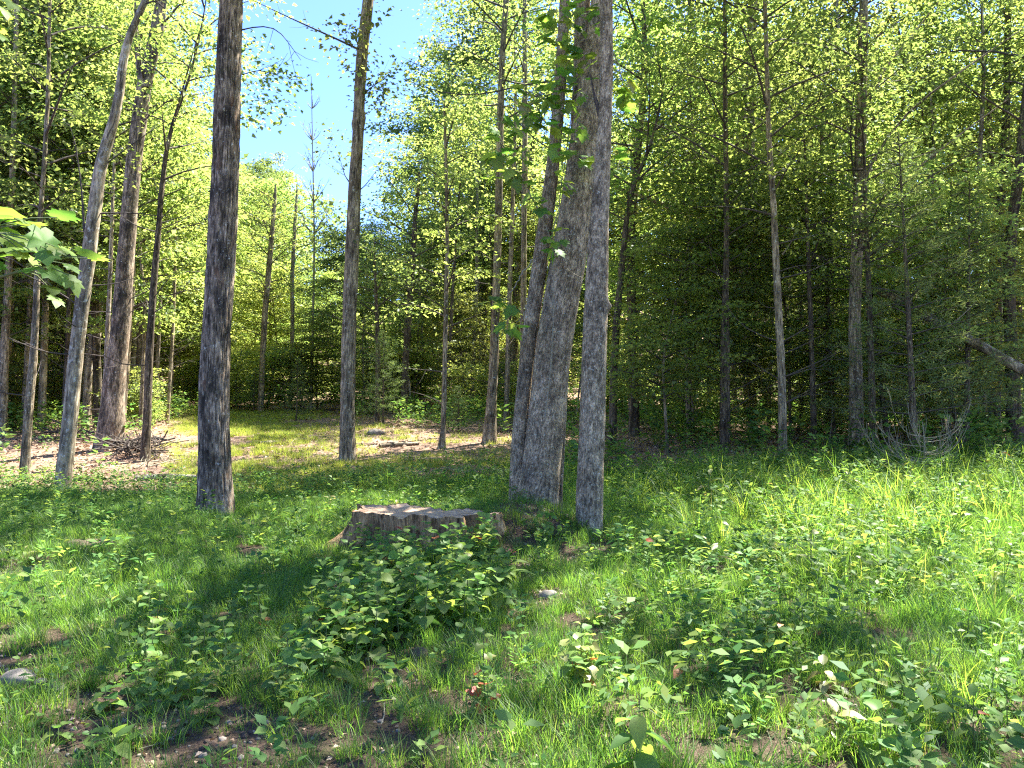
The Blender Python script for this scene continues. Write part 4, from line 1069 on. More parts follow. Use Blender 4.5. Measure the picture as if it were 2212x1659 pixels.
# small broad-leaved ground weeds
x, y = wedge(9000, 2.2, 15.6, rg)
pr = (.30 + .6 * (fbm(x * 1.3, y * 1.3, 0, 3, 71) > .5) * (x > y * .1) + .5 * (y > 12.5)) * np.where(bare(x, y), .35, 1) * ~around_stump(x, y) * (y < 15.4)
k = rg.uniform(0, 1, len(x)) < pr
x, y = x[k], y[k]
scatter("ground_weeds", "small broad-leaved weeds among the lawn grass", np.stack([x, y, gz(x, y)], -1), rg.uniform(0, 6.28, len(x)), rg.uniform(.6, 1.5, len(x)), rg.integers(0, 6, len(x)), weed_v)
# undergrowth on the forest floor
y = rg.uniform(14.5, 46, 9000); x = rg.uniform(-1, 1, 9000) * (y * .72 + 1)
k = ~clearing(x, y) & (fbm(x * .6, y * .6, 0, 3, 81) > np.where(x < -4, .52, .46)) & ~((y < 23) & (x < 1) & (rg.uniform(0, 1, len(x)) < .82))
x, y = x[k], y[k]
scatter("undergrowth", "low green undergrowth between the trees", np.stack([x, y, gz(x, y)], -1), rg.uniform(0, 6.28, len(x)), rg.uniform(1.5, 3.6, len(x)), rg.integers(0, 6, len(x)), weed_v)
# fallen leaves and sticks
lt = MB()
def litter(n, x, y, L, lift=.02):
    z = gz(x, y) + rg.uniform(.003, lift, n)
    a = rg.uniform(0, 6.28, n)
    v, f = leaf_batch(np.stack([x, y, z], -1), np.stack([np.cos(a), np.sin(a), rg.normal(0, .25, n)], -1), unit(np.array([0, 0, 1.]) + rg.normal(0, .4, (n, 3))), L * rg.uniform(.5, 1.2, n), L * .6 * rg.uniform(.5, 1.2, n), .2)
    lt.add(v, [f], np.repeat(rg.uniform(0, 1, n), 4))
y = rg.uniform(13.2, 42, 42000); x = rg.uniform(-1, 1, 42000) * (y * .72 + 1)
k = ~clearing(x, y) | (rg.uniform(0, 1, 42000) < .5); x, y = x[k], y[k]
litter(len(x), x, y, .11, .05)
x, y = wedge(22000, 2.2, 14, rg); k = bare(x, y) | (rg.uniform(0, 1, len(x)) < .15); x, y = x[k], y[k]
litter(len(x), x, y, .035)
o = link("leaf_litter", lt.mesh("leaf_litter", M['litter'])); o['kind'] = 'stuff'; o['label'] = "pinkish brown fallen leaves on the forest floor"
cv = []
for i in range(4):
    q = np.random.default_rng(i); k_, s_ = 6, 4
    th = np.linspace(.05, 3.09, s_)[:, None]; a_ = (np.arange(k_) * 2 * np.pi / k_)[None, :]
    v = (np.stack([np.sin(th) * np.cos(a_), np.sin(th) * np.sin(a_), .7 * np.cos(th) + 0 * a_], -1) * q.uniform(.7, 1.2, (s_, k_, 1))).reshape(-1, 3)
    ii = np.arange(s_ - 1)[:, None] * k_; jj = np.arange(k_)[None, :]; j2_ = (jj + 1) % k_
    cv.append(np_mesh("soil_crumb", v, [np.stack([ii + jj, ii + k_ + jj, ii + k_ + j2_, ii + j2_], -1).reshape(-1, 4)], M['soil_clod' if i < 3 else 'stone']))
x, y = wedge(60000, 2.2, 11, rg); k = bare(x, y); x, y = x[k], y[k]
scatter("soil_crumbs", "crumbs of soil and grit on the bare patches", np.stack([x, y, gz(x, y)], -1), rg.uniform(0, 6.28, len(x)), rg.uniform(.15, 1, len(x)) ** 3 * .022 + .003, rg.integers(0, 4, len(x)), cv, .6)
st = MB()
for i in range(520):
    y_ = 13.5 + 22 * rg.uniform() ** 1.4 if i > 130 else rg.uniform(2.5, 8); x_ = rg.uniform(-1, 1) * (.7 * y_ + .5)
    if i <= 130 and not bare(np.array([x_]), np.array([y_]))[0]: continue
    if x_ > 1.5 and y_ < 15 and i > 130: continue
    L = rg.uniform(.3, 1.3) if i > 130 else rg.uniform(.05, .3); a = rg.uniform(0, 6.28); rr = L * rg.uniform(.008, .016)
    e = np.array([x_ + math.cos(a) * L, y_ + math.sin(a) * L])
    mid = np.array([(x_ + e[0]) / 2, (y_ + e[1]) / 2]) + rg.normal(0, .06 * L, 2)
    st.tube(np.array([[x_, y_, gz(x_, y_) + rr], [mid[0], mid[1], gz(*mid) + rr + rg.uniform(0, .05) * L], [e[0], e[1], gz(*e) + rr + .02]]), [rr, rr * .8, rr * .4], 5)
o = link("fallen_sticks", st.mesh("fallen_sticks", M['ptwig'])); o['kind'] = 'stuff'; o['label'] = "pale sticks and twigs lying on litter and soil"

# ------------------------------------------------------------------ stump
def make_stump():
    root = thing("tree_stump", "wide old weathered stump with a flared root in front of the maples", "stump", STUMP)
    r = np.random.default_rng(8)
    k, seg = 150, 40
    a = np.arange(k) * 2 * np.pi / k
    H = .36
    V = []; TI = []
    lobes = 1 + .09 * np.sin(a * 3 + 1) + .07 * np.sin(a * 7 + 2) + .04 * np.sin(a * 13)
    for i in range(seg):
        t = i / (seg - 1)
        z = -.25 + (H + .25) * t
        fl = np.exp(-np.clip(z + .05, 0, 1) / .13)
        root_l = np.exp(-(np.angle(np.exp(1j * (a - 3.55))) / .30) ** 2) * .62 + np.exp(-(np.angle(np.exp(1j * (a - 5.1))) / .25) ** 2) * .18 + np.exp(-(np.angle(np.exp(1j * (a - .1))) / .4) ** 2) * .30
        rx = .76 * lobes * (1 + .18 * fl + root_l * fl * 1.1)
        ry = .40 * lobes * (1 + .18 * fl + root_l * fl * 1.0)
        fur = vnoise(np.cos(a) * 16 + 30, np.sin(a) * 16 + 30, z * 3, 4) + .5 * vnoise(np.cos(a) * 34 + 30, np.sin(a) * 34 + 30, z * 5, 6)
        dd = -.07 * (1 - np.abs(2 * (fur / 1.5) - 1)) ** 3 + .04 * (fur - .7)
        TI.append(np.clip(.85 + 9 * dd, 0, 1))
        topz = z + (.05 * vnoise(np.cos(a) * 7 + 9, np.sin(a) * 7 + 9, 0, 7) + .03 * vnoise(np.cos(a) * 22 + 9, np.sin(a) * 22 + 9, 0, 7) - .03 - .04 * np.cos(a)) * t ** 3
        V.append(np.stack([np.cos(a) * (rx + dd), np.sin(a) * (ry + dd), topz], -1))
    i = np.arange(seg - 1)[:, None] * k; j = np.arange(k)[None, :]; j2 = (j + 1) % k
    f = np.stack([i + j, i + j2, i + k + j2, i + k + j], -1).reshape(-1, 4)
    link("bark", np_mesh("bark", np.concatenate(V), [f], M['stump'], np.concatenate(TI), smooth=True), root)
    rim = V[-1]; rings = [rim * [.985, .985, 1] - [0, 0, .004]]
    for q in (.9, .75, .55, .35, .15):
        p = rim * [q, q, 1]; p[:, 2] = (rim[:, 2] - H) * q ** 2 + H - .02 + .02 * (vnoise(p[:, 0] * 9 + 5, p[:, 1] * 9 + 5, 0, 3) - .5) + .012 * (1 - q); rings.append(p)
    n = len(rings); cv = np.concatenate(rings + [np.array([[0, 0, H]])])
    i = np.arange(n - 1)[:, None] * k
    f = np.stack([i + j, i + j2, i + k + j2, i + k + j], -1).reshape(-1, 4)
    tr = np.stack([(n - 1) * k + np.arange(k), (n - 1) * k + (np.arange(k) + 1) % k, np.full(k, n * k)], -1)
    link("cut_top", np_mesh("cut_top", cv, [f, tr], M['cut'], smooth=True), root)
    for (a0, L, w) in ((3.62, .55, .10), (3.35, .42, .07), (4.4, .22, .06)):
        p0 = np.array([math.cos(a0) * .5, math.sin(a0) * .4, .12]); p1 = p0 * [1 + L * .5, 1 + L * .5, .5]; p2 = p0 * [1 + L * 1.3, 1 + L * 1.3, -.6]
        link("root", trunk_mesh("root", [p0, p1, p2], [w, w * .9, w * .5], M['stump'], 24, 24, .012, 8, seed=int(a0 * 9)), root)
make_stump()
def rock(name, label, p, s, seed, cat="rock", mat='stone', group=None):
    r = np.random.default_rng(seed)
    k, seg = 28, 16
    th = np.linspace(.02, math.pi - .02, seg)[:, None]; a = (np.arange(k) * 2 * np.pi / k)[None, :]
    v = np.stack([np.sin(th) * np.cos(a), np.sin(th) * np.sin(a), np.cos(th) + 0 * a], -1)
    v *= (1 + .5 * (fbm(v[..., 0] * 1.7 + seed, v[..., 1] * 1.7, v[..., 2] * 1.7 + 9, 4, seed) - .5))[..., None]
    v = v.reshape(-1, 3) * np.array(s)
    i = np.arange(seg - 1)[:, None] * k; j = np.arange(k)[None, :]; j2 = (j + 1) % k
    f = np.stack([i + j, i + k + j, i + k + j2, i + j2], -1).reshape(-1, 4)
    return thing(name, label, cat, (p[0], p[1], p[2] + s[2] * .35), group, np_mesh(name, v, [f], M[mat], smooth=True))
rock("field_stone", "largest pale rounded stone at the lower left edge", ground_hit(38, 1478), (.10, .08, .06), 3)
rock("field_stone", "small pale stone just right of the largest rounded one", ground_hit(88, 1480), (.035, .03, .022), 4)
rock("field_stone", "dull brownish stone on the bare soil by the rounded ones", ground_hit(120, 1500), (.05, .04, .03), 5)
rock("field_stone", "white sunlit stone below the separate maple stem", ground_hit(1185, 1292), (.075, .055, .045), 6)
rock("field_stone", "grey stone lying on the soil beside the stump top", ground_hit(1030, 1135), (.09, .06, .045), 8)
rock("field_stone", "small brown stone in the bare patch below the stump", ground_hit(905, 1425), (.06, .05, .05), 9, mat='soil_clod')
rock("field_stone", "dark mossy boulder by the mid clearing litter", ground_hit(812, 940), (.28, .2, .14), 12)
rock("soil_clod", "flat brown lump of soil on the left lawn", ground_hit(190, 1180), (.30, .16, .05), 10, "soil clod", 'soil_clod')
# brush at the root of the left woods trees, log in front of it
def brush(label, p, R_, H_, n, seed, mat='twig', name="brush_pile"):
    r = np.random.default_rng(seed); mb = MB()
    for i in range(n):
        a = r.uniform(0, 6.28); q = np.array([math.cos(a), math.sin(a), 0]) * R_ * r.uniform(0, .8); q[2] = r.uniform(0, H_)
        d = unit(r.normal(0, 1, 3) * [1, 1, .35]) * r.uniform(.2, .7) * R_
        mb.tube(curve_pts([q - d, q + r.normal(0, .05, 3), q + d + [0, 0, r.uniform(0, .1)]], 5), np.linspace(.02, .006, 5) * r.uniform(.4, 1.2), 4)
    o = thing(name, label, "brush pile", p, None, mb.mesh(name, M[mat])); return o
brush("dark brush and roots heaped at the foot of the thickest left trunk", ground_hit(300, 985) + [0, 0, .05], .9, .35, 120, 3)
brush("pale crossed dead branches on the litter right of the root mound", ground_hit(350, 1005), .7, .12, 16, 4, 'ptwig')
brush("tangle of dead twigs in the undergrowth behind the root mound", ground_hit(150, 950), 1.0, .3, 40, 9)
for (p1, p2, rr, lab) in [((290, 1042), (425, 1036), .07, "short grey log lying at the lawn edge, left of the lone furrowed trunk"), ((820, 968), (905, 962), .06, "weathered log in the litter right of the straight pole"), ((560, 962), (600, 958), .05, "small dark log across the sunny track")]:
    a_, b_ = ground_hit(*p1), ground_hit(*p2)
    root = thing("fallen_log", lab, "log", a_)
    o = trunk_mesh("fallen_log", [np.array([0, 0, rr * .7]), (b_ - a_) / 2 + [0, .1, rr * .8], b_ - a_ + [0, 0, rr * .7]], [rr, rr, rr * .7], M['bark_p'], 14, 24, .006, 5)
    link("trunk", o, root)
# ------------------------------------------------------------------ leaves of the near plants, each a mesh of its own
def leaf_template(name, kind, mat, tint=.5, curl=.12, seed=0):
    r = np.random.default_rng(seed)
    if kind == 'lobed':      # five-pointed vine or maple leaf, base at origin, along +Y
        pts = [(0, 0), (.16, -.10), (.36, .02), (.30, .14), (.52, .30), (.38, .36), (.50, .62), (.26, .58), (.22, .70), (0, 1.0)]
        out = pts + [(-px_, py_) for px_, py_ in pts[-2:0:-1]]
        out = np.array(out); c = np.array([[0, .38]])
        mid = c + (out - c) * .55
        v2 = np.concatenate([c, mid, out]); n = len(out)
        z = .10 * np.abs(v2[:, 0]) * 1.2 - curl * (v2[:, 1] - .3) ** 2 - .35 * v2[:, 0] ** 2 + r.normal(0, .012, len(v2))
        v = np.column_stack([v2, z]); i = np.arange(n); j = (i + 1) % n
        t = np.column_stack([np.zeros(n, int), 1 + i, 1 + j]); q = np.column_stack([1 + i, 1 + n + i, 1 + n + j, 1 + j])
        return np_mesh(name, v, [t, q], M[mat], np.full(len(v), tint), smooth=True)
    st = np.linspace(0, 1, 9)
    if kind == 'heart': w = np.array([.0, .38, .50, .53, .50, .42, .30, .15, .0])
    elif kind == 'oval': w = np.array([.0, .17, .26, .30, .31, .28, .21, .11, .0])
    elif kind == 'lance': w = np.array([.0, .07, .12, .145, .15, .13, .10, .05, .0])
    w = w * 1.0
    rows = []
    for s, ww in zip(st, w):
        tooth = .04 * (1 if int(s * 8) % 2 else 0) * (kind == 'heart')
        zc = -curl * 2.2 * s ** 2
        y0 = s - (.13 if (kind == 'heart' and s == st[1]) else 0)
        rows.append([(-ww - tooth, y0, zc + .28 * ww + r.normal(0, .015)), (-ww * .5, s, zc + .10 * ww), (0, s, zc), (ww * .5, s, zc + .10 * ww), (ww + tooth, y0, zc + .28 * ww + r.normal(0, .015))])
    v = np.array(rows).reshape(-1, 3)
    i = np.arange(8)[:, None] * 5; j = np.arange(4)[None, :]
    f = np.stack([i + j, i + j + 1, i + j + 6, i + j + 5], -1).reshape(-1, 4)
    return np_mesh(name, v, [f], M[mat], np.full(len(v), tint), smooth=True)
LT = {}
for kind in ('heart', 'oval', 'lance', 'lobed'):
    for nm, mt in (('g', 'vine' if kind == 'lobed' else 'weed'), ('y', 'yleaf'), ('r', 'red')):
        LT[kind, nm] = [leaf_template("leaf", kind, mt, t, c, i) for i, (t, c) in enumerate(((.2, .05), (.5, .12), (.75, .2), (.95, .3)))]
def orient(d, up, roll):
    d = unit(np.asarray(d, float)); s = unit(np.cross(d, up)); n = np.cross(s, d)
    m = Matrix(((s[0], d[0], n[0]), (s[1], d[1], n[1]), (s[2], d[2], n[2]))).to_4x4()
    return m @ Matrix.Rotation(roll, 4, 'Y')
def add_leaf(root, kind, tone, p, d, L, r, lo=0, hi=4, W=1.0):
    o = link("leaf", LT[kind, tone][r.integers(lo, hi)], root)
    o.matrix_local = Matrix.Translation([float(q) for q in p]) @ orient(d, np.array([0, 0, 1.0]), r.normal(0, .25)) @ Matrix.Diagonal((L * W, L, L, 1))
    return o
rp = np.random.default_rng(2024)
def plant(name, label, cat, xd, yd, H, kind='heart', n=13, L=.065, group=None, tone='g', mix=0.0, red=0.0, d=None, spread=.55, lean=.12, branches=0, W=1.0, pet=.35):
    r = rp
    p = ground_hit(xd, yd) if d is None else at(xd, yd, d)
    if d is not None: p[2] = float(gz(p[0], p[1]))
    root = thing(name, label, cat, p, group)
    root.rotation_euler = (0, 0, r.uniform(0, 6.28))
    sm = MB()
    tips = [(np.array([0, 0, -.02]), np.array([r.normal(0, lean) * H, r.normal(0, lean) * H, H]))]
    for b in range(branches):
        a = r.uniform(0, 6.28)
        tips.append((tips[0][1] * r.uniform(.1, .35), tips[0][1] * .3 + np.array([math.cos(a), math.sin(a), 0]) * H * r.uniform(.25, .4) + [0, 0, H * r.uniform(.3, .5)]))
    for bi, (a0, b0) in enumerate(tips):
        ax = curve_pts([a0, (a0 + b0) / 2 + r.normal(0, .03 * H, 3) * [1, 1, 0], b0], 7)
        sm.tube(ax, np.linspace(.0032 + .004 * H, .0015, 7), 5)
        m = n if bi == 0 else max(4, n // 2)
        ph = r.uniform(0, 6.28)
        for i in range(m):
            u = .12 + .88 * (i + r.uniform(-.3, .3)) / m; u = min(max(u, .06), 1)
            if kind == 'lance': u = .25 + .75 * u
            c = np.array([np.interp(u * 6, range(7), ax[:, q]) for q in range(3)])
            a = ph + i * (2.4 if kind != 'lance' else 3.14159 * .5 + (i // 2) * .8)
            el = r.uniform(-.15, .5) + .75 * u ** 3
            h = np.array([math.cos(a) * math.cos(el), math.sin(a) * math.cos(el), math.sin(el)])
            l = L * (1.15 - .55 * u ** 2) * r.uniform(.75, 1.25)
            q = c + h * l * pet
            if pet > .15: sm.tube(np.array([c, q]), [.0012, .001], 3)
            tn = tone
            if r.uniform() < mix: tn = 'y'
            if r.uniform() < red * (1.5 if u < .4 else .3): tn = 'r'
            hd = h + np.array([0, 0, -.35 if kind != 'lance' else -.1]) * spread
            add_leaf(root, kind, tn, q, hd, l, r, W=W)
    link("stem", sm.mesh("stem", M['wstem']), root)
    return root
# dense patch of seedlings in front of the stump, and the other patches
def patch(poly, n, label, group, H, kind='heart', L=.065, name="leafy_seedling", cat="seedling", nn=13, mix=.02, red=.01, gap=.13, **kw):
    xs_ = [q[0] for q in poly]; ys_ = [q[1] for q in poly]; pts = []
    for _ in range(3000):
        if len(pts) >= n: break
        xd, yd = rp.uniform(min(xs_), max(xs_)), rp.uniform(min(ys_), max(ys_))
        if not in_poly(np.array([xd]), np.array([yd]), poly)[0]: continue
        g = ground_hit(xd, yd)
        if any(np.hypot(*(g[:2] - q[:2])) < gap for q in pts) or around_stump(g[0], g[1], .95): continue
        pts.append(g)
        plant(name, label, cat, xd, yd, rp.uniform(*H), kind, nn, L * rp.uniform(.85, 1.15), group, 'g', mix, red, **kw)
patch([(700, 1330), (760, 1260), (900, 1225), (1080, 1215), (1120, 1260), (1090, 1330), (900, 1400), (740, 1440), (640, 1440)], 54, "knee-high leafy seedling in the dense patch before the stump", "seedlings in the patch before the stump", (.28, .52), nn=16, red=.02, L=.088, W=1.08)
patch([(860, 1195), (1060, 1180), (1090, 1240), (900, 1245)], 12, "leafy seedling crowding against the right half of the stump", "seedlings against the stump", (.3, .5), nn=14, L=.078)
patch([(790, 1215), (1000, 1210), (1010, 1260), (770, 1270)], 12, "leafy seedling at the foot of the stump's front", "seedlings at the foot of the stump", (.22, .36), nn=14, L=.075)
patch([(620, 1400), (860, 1380), (880, 1500), (620, 1500)], 9, "leafy seedling at the near edge of the stump patch", "seedlings at the near edge of the stump patch", (.2, .36))
patch([(190, 1540), (230, 1480), (520, 1470), (500, 1560), (300, 1610)], 9, "bushy leafy seedling over bare soil, lower left", "seedlings over the bare soil", (.12, .24), nn=14, L=.06)
patch([(260, 1470), (300, 1330), (520, 1300), (560, 1400), (500, 1470)], 16, "mid-height leafy seedling in shaded grass left of the stump patch", "seedlings in the shaded grass", (.14, .3), nn=10)
patch([(1290, 1170), (1460, 1170), (1500, 1230), (1300, 1225)], 10, "leafy seedling right of the separate maple stem's foot", "seedlings by the separate maple stem", (.18, .34), L=.075)
patch([(1450, 1100), (2150, 1080), (2180, 1300), (1600, 1250)], 24, "broad-leaved weed standing in the sunny tall grass", "broad-leaved weeds in the sunny grass", (.25, .5), kind='oval', L=.10, name="broad_leaved_weed", cat="weed", nn=11, mix=.12)
patch([(1500, 1000), (2212, 970), (2212, 1080), (1400, 1090)], 20, "upright lance-leaved weed along the back of the sunny grass", "lance-leaved weeds at the back of the grass", (.35, .6), kind='lance', L=.15, name="lance_leaved_weed", cat="weed", nn=16, mix=.1, gap=.3, pet=.05)
patch([(850, 985), (1090, 985), (1090, 1030), (820, 1030)], 12, "bright lance-leaved weed at the lawn edge left of the maples", "lance-leaved weeds at the lawn edge", (.3, .5), kind='lance', L=.16, name="lance_leaved_weed", cat="weed", nn=14, mix=.3, gap=.3, pet=.05)
patch([(1850, 1400), (2200, 1380), (2200, 1650), (1900, 1650)], 14, "leafy weed in the lush growth at the lower right", "weeds in the lower right growth", (.15, .34), kind='oval', L=.075, name="broad_leaved_weed", cat="weed", nn=12, red=.03)
patch([(1500, 1300), (1850, 1300), (1850, 1450), (1550, 1430)], 8, "small leafy seedling in shaded grass right of centre", "seedlings in the shaded grass right of centre", (.14, .26), L=.055, red=.06)
patch([(20, 1560), (180, 1560), (200, 1640), (20, 1640)], 4, "tiny leafy seedling on bare soil in the lower left corner", "tiny seedlings in the lower left corner", (.06, .12), L=.05, nn=8)
patch([(600, 1060), (900, 1050), (1080, 1090), (700, 1140)], 9, "small weed in the shaded lawn behind the stump", "small weeds behind the stump", (.15, .26), kind='oval', L=.09, name="broad_leaved_weed", cat="weed", nn=8, mix=.15)
plant("leafy_seedling", "tall sunlit seedling with reddish lower leaves, bottom centre", "seedling", 1050, 1545, .42, 'heart', 16, .065, red=.30, mix=.1)
plant("leafy_seedling", "widest branching pale-green sunlit seedling, bottom centre right", "seedling", 1258, 1500, .38, 'heart', 14, .068, mix=.35, red=.05, branches=4)
plant("leafy_seedling", "seedling with one pink-red leaf left of the stump patch", "seedling", 572, 1370, .34, 'heart', 11, .062, red=.15)
plant("leafy_seedling", "short seedling with three broad leaves, bottom right of centre", "seedling", 1575, 1560, .13, 'heart', 6, .08)
plant("leafy_seedling", "isolated lit seedling above the dark shade strip, centre", "seedling", 975, 1470, .30, 'heart', 10, .06)
plant("leafy_seedling", "seedling with heart leaves and red leaf below, right of shade strip", "seedling", 1580, 1430, .30, 'heart', 9, .055, red=.12)
plant("leafy_seedling", "sunlit seedling with an upright shoot right of the shade strip", "seedling", 1475, 1480, .28, 'oval', 9, .08, mix=.2, red=.08)
plant("lance_leaved_weed", "lance-leaved weed beside the stump patch, right side", "weed", 1108, 1270, .30, 'lance', 12, .16, W=1.5, pet=.05)
plant("lance_leaved_weed", "pale yellowish lance-leaved weed right of the stems, in full sun", "weed", 1545, 1235, .30, 'lance', 12, .17, mix=.5, pet=.05, W=1.2)
plant("lance_leaved_weed", "tallest upright yellow-green weed before the right woods", "weed", 1530, 1110, .62, 'lance', 18, .19, mix=.3, pet=.05, W=1.2)
plant("lance_leaved_weed", "broad-leaved rosette weed in the shade, left of the stump patch", "weed", 700, 1480, .26, 'lance', 11, .15, W=1.7, pet=.05)
plant("lance_leaved_weed", "whorled weed in the shaded grass, far lower left", "weed", 350, 1500, .18, 'lance', 10, .12, W=1.7, pet=.05)
plant("lance_leaved_weed", "small smooth-leaved weed on the bare soil edge, bottom left", "weed", 252, 1635, .13, 'lance', 8, .12, W=1.9, pet=.05)
plant("lance_leaved_weed", "smooth-leaved weed rising beside the bushy seedlings, lower left", "weed", 590, 1530, .20, 'oval', 9, .09, pet=.1)
plant("broad_leaved_weed", "small yellowish weed alone on the lawn before the straight pole", "weed", 712, 1105, .22, 'oval', 9, .11, mix=.9, pet=.1)
plant("broad_leaved_weed", "round-leaved plant glowing pale in the shaded lawn behind the stump", "weed", 826, 1062, .10, 'heart', 5, .13)
plant("broad_leaved_weed", "bright small seedling on the left lawn beside bare soil", "seedling", 55, 1212, .12, 'oval', 8, .07, mix=.3)
plant("broad_leaved_weed", "large dark drooping-leaved plant nearest the camera, bottom right", "weed", 1370, 1720, .36, 'oval', 11, .17, W=.95, spread=1.6, pet=.06)
plant("broad_leaved_weed", "fallen-looking pale yellow plant in the dry patch, lower right", "weed", 1790, 1500, .16, 'oval', 9, .10, tone='y', pet=.1)
plant("broad_leaved_weed", "pale yellow broad leaves low in the grass, bottom right", "weed", 1800, 1600, .14, 'oval', 8, .12, tone='y', pet=.1)
plant("broad_leaved_weed", "broad toothed leaves of a weed at the bottom edge, right", "weed", 1900, 1655, .22, 'heart', 10, .10)
plant("broad_leaved_weed", "yellowing weed glowing at the far right lawn edge", "weed", 2080, 1140, .52, 'oval', 14, .12, mix=.5)
plant("broad_leaved_weed", "small weed with toothed leaves clinging to the lawn, mid right", "weed", 1675, 1150, .22, 'oval', 8, .10, mix=.6)

# ivy-like clump at the foot of the leaning maple
def clump(name, label, cat, cen, rad, n, kind, L, part="leaf", tones='g', mix=0.0, hfac=1.0, face=None, seed=0):
    r = np.random.default_rng(seed)
    root = thing(name, label, cat, cen)
    sm = MB()
    for i in range(n):
        q = r.normal(0, 1, 3); q = unit(q) * r.uniform(.3, 1) ** .5 * np.array(rad); q[2] = abs(q[2]) if hfac else q[2]
        d = unit(q * [1, 1, .3] + r.normal(0, .3, 3) + [0, -.3, 0]); l = L * r.uniform(.7, 1.2)
        add_leaf(root, kind, 'y' if r.uniform() < mix else tones, q, d, l, r)
        sm.tube(np.array([q * [.3, .3, .3], q * .8, q]), [.003, .002, .0015], 3)
    link("stem", sm.mesh("stem", M['wstem']), root)
    return root
g0 = ground_hit(1168, 1165)
clump("leafy_creeper", "dense round-leaved creeper clump at the leaning maple's foot", "creeper", g0, (.25, .15, .30), 46, 'heart', .07, seed=4)
# grape vine on the maple: stems up the crevice and single lobed leaves
vr = np.random.default_rng(91)
vbase = at(1150, 900, DM - .35)
vine = thing("climbing_vine", "vine with large lobed leaves climbing the leaning maple's stems", "vine", vbase)
VG = [(1200, 230, 60, 90, 46), (1240, 120, 40, 80, 26), (1140, 200, 60, 50, 20), (1120, 270, 55, 40, 20), (1090, 320, 35, 45, 14), (1110, 375, 45, 45, 16), (1225, 30, 60, 40, 24), (1290, 20, 40, 25, 8), (1190, 520, 28, 35, 16),
      (1085, 655, 30, 18, 9), (1110, 705, 32, 14, 8), (1270, 345, 30, 18, 8), (1345, 200, 22, 45, 12), (1340, 340, 16, 30, 5), (1180, 60, 18, 40, 12), (1215, 350, 22, 60, 12), (1160, 440, 22, 30, 8)]
sm = MB()
for (cx, cy, sx, sy, n) in VG:
    c0 = at(cx, cy, DM - .38)
    for i in range(n):
        x_, y_ = cx + vr.normal(0, .55) * sx, cy + vr.normal(0, .55) * sy
        p = at(x_, y_, DM - vr.uniform(.32, .75)) - vbase
        d = np.array([vr.normal(0, .8), vr.uniform(-1, .1), vr.uniform(-1.1, .1)])
        o = add_leaf(vine, 'lobed', 'y' if vr.uniform() < .015 else 'g', p, d, vr.uniform(.13, .21), vr)
        if i % 3 == 0:
            q = c0 - vbase
            sm.tube(curve_pts([q, (p + q) / 2 + [0, -.05, .03], p], 5), np.linspace(.004, .002, 5), 3)
for path in ([(1180, 900), (1195, 700), (1190, 520), (1215, 400), (1225, 300), (1245, 200), (1240, 60), (1235, -40)], [(1190, 520), (1150, 430), (1115, 370), (1100, 300)], [(1225, 300), (1160, 250), (1120, 230)],
             [(1150, 560), (1110, 620), (1085, 650)], [(1145, 640), (1130, 690), (1105, 700)], [(1240, 100), (1300, 60), (1340, 150), (1348, 260)]):
    pts = curve_pts([at(a, b, DM - .40) - vbase for a, b in path], 20) + vr.normal(0, .012, (20, 3))
    sm.tube(pts, np.linspace(.010, .004, 20), 5)
for i in range(46):
    y_ = vr.uniform(300, 640); x_ = np.interp(y_, [300, 640], [1225, 1185]) + vr.normal(0, 22)
    a_ = at(x_, y_, DM - .42) - vbase
    sm.tube(curve_pts([a_, a_ + [vr.normal(0, .06), -.05, -.06], a_ + [vr.normal(0, .10), -.03, -.16]], 5), np.linspace(.003, .0012, 5), 3)
link("stem", sm.mesh("stem", M['ptwig']), vine)

# sapling just outside the left edge, its leaves reaching into view close to the camera
sb = np.array([-2.25, 2.3, float(gz(-2.25, 2.3))])
sap = thing("maple_sapling", "near maple sapling bough whose big leaves enter at the left edge", "sapling", sb)
sm = MB(); tp = np.array([.15, -.1, 3.1])
sm.tube(curve_pts([[0, 0, -.1], [.03, 0, 1.2], tp], 10), np.linspace(.03, .008, 10), 8)
vr = np.random.default_rng(12)
for (x0, y0, tgt) in [(20, 500, [(10, 470, 1.3), (60, 480, 1.2), (100, 500, 1.25), (40, 510, 1.3), (85, 530, 1.1), (20, 530, 1.2), (-30, 480, 1.3), (-30, 540, 1.2), (55, 545, 1.0), (0, 560, 1), (115, 545, .8)]),
                      (110, 580, [(130, 580, 1.0), (110, 590, .9), (160, 600, .8), (125, 625, .8), (200, 560, .9)]), (10, 20, [(0, 5, .8), (20, 40, .8), (-20, 30, .9), (5, 75, .6), (40, 10, .6)])]:
    dd = 2.15
    j = at(x0 - 60, y0 + 4, dd) - sb
    q0 = np.array([.05, 0, j[2] - .35])
    sm.tube(curve_pts([q0, (q0 + j) / 2 + [0, 0, .08], j], 6), np.linspace(.010, .004, 6), 5)
    for (x, y, s) in tgt + [(a_ + vr.normal(0, 22), b_ + vr.normal(0, 20), c_ * .8) for a_, b_, c_ in tgt]:
        p = at(x - 12, y - 6, dd + vr.uniform(-.12, .12)) - sb
        sm.tube(curve_pts([j, (j + p) / 2 + [0, 0, .02], p], 4), np.linspace(.003, .0015, 4), 3)
        add_leaf(sap, 'lobed', 'g', p, [vr.uniform(.2, 1), vr.uniform(-.8, .1), vr.uniform(-.9, .15)], .085 * s, vr, 0, 4)
link("stem", sm.mesh("stem", M['wstem']), sap)
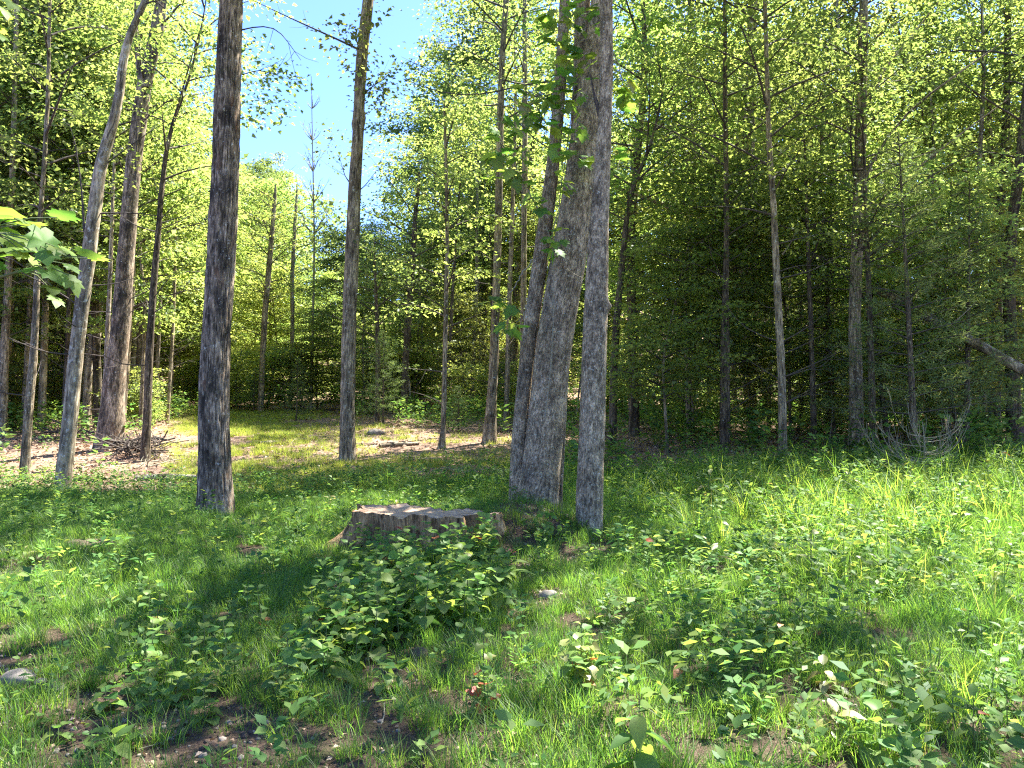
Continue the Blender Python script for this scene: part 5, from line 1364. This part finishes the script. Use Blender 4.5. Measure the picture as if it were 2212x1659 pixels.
# far glimpse beyond the right woods: pale disc and brick piers
b0 = at(2118, 868, 58); b0[2] = float(gz(b0[0], b0[1]))
hs = thing("brick_shed", "brick-red shed glimpsed low between trunks beyond the right woods", "shed", b0 + [1.0, 3, 0])
def box(mb, lo, hi):
    lo, hi = np.array(lo, float), np.array(hi, float)
    v = np.array([[x, y, z] for x in (lo[0], hi[0]) for y in (lo[1], hi[1]) for z in (lo[2], hi[2])])
    mb.add(v, [np.array([[0, 1, 3, 2], [4, 6, 7, 5], [0, 4, 5, 1], [2, 3, 7, 6], [0, 2, 6, 4], [1, 5, 7, 3]])])
mb = MB(); box(mb, (-5, 0, -.3), (2.5, 3, 2.4)); link("wall", mb.mesh("wall", simple_mat("brick_red", (.30, .11, .07), (.42, .2, .14), 3)), hs)
mb = MB(); mb.add([[-5.4, -.4, 2.402], [2.9, -.4, 2.402], [2.9, 3.4, 2.402], [-5.4, 3.4, 2.402], [-5.4, 1.5, 3.6], [2.9, 1.5, 3.6]], [np.array([[0, 1, 5, 4], [2, 3, 4, 5]]), np.array([[0, 4, 3], [1, 2, 5]])]); link("roof", mb.mesh("roof", simple_mat("grey_roof", (.1, .1, .1), (.2, .2, .2), 3)), hs)
wd = thing("white_disc", "round white panel seen between dark trunks at far right", "panel", at(2122, 862, 54))
mb = MB(); a = np.arange(24) * math.pi / 12
v = np.concatenate([np.stack([.5 * np.cos(a), 0 * a, .5 * np.sin(a)], -1), np.stack([.5 * np.cos(a), 0 * a + .08, .5 * np.sin(a)], -1), [[0, -.06, 0], [0, .1, 0]]])
i = np.arange(24); j = (i + 1) % 24
mb.add(v, [np.column_stack([i, i + 24, j + 24, j]), np.concatenate([np.column_stack([i, j, np.full(24, 48)]), np.column_stack([i + 24, np.full(24, 49), j + 24])])])
link("panel_face", mb.mesh("panel_face", simple_mat("white_paint", (.7, .7, .68), (.8, .8, .78), 3)), wd)
mb = MB(); mb.tube(np.array([[0, .12, -2.5], [0, .12, 0]]), .04, 6); link("post", mb.mesh("post", M['bark_p']), wd)
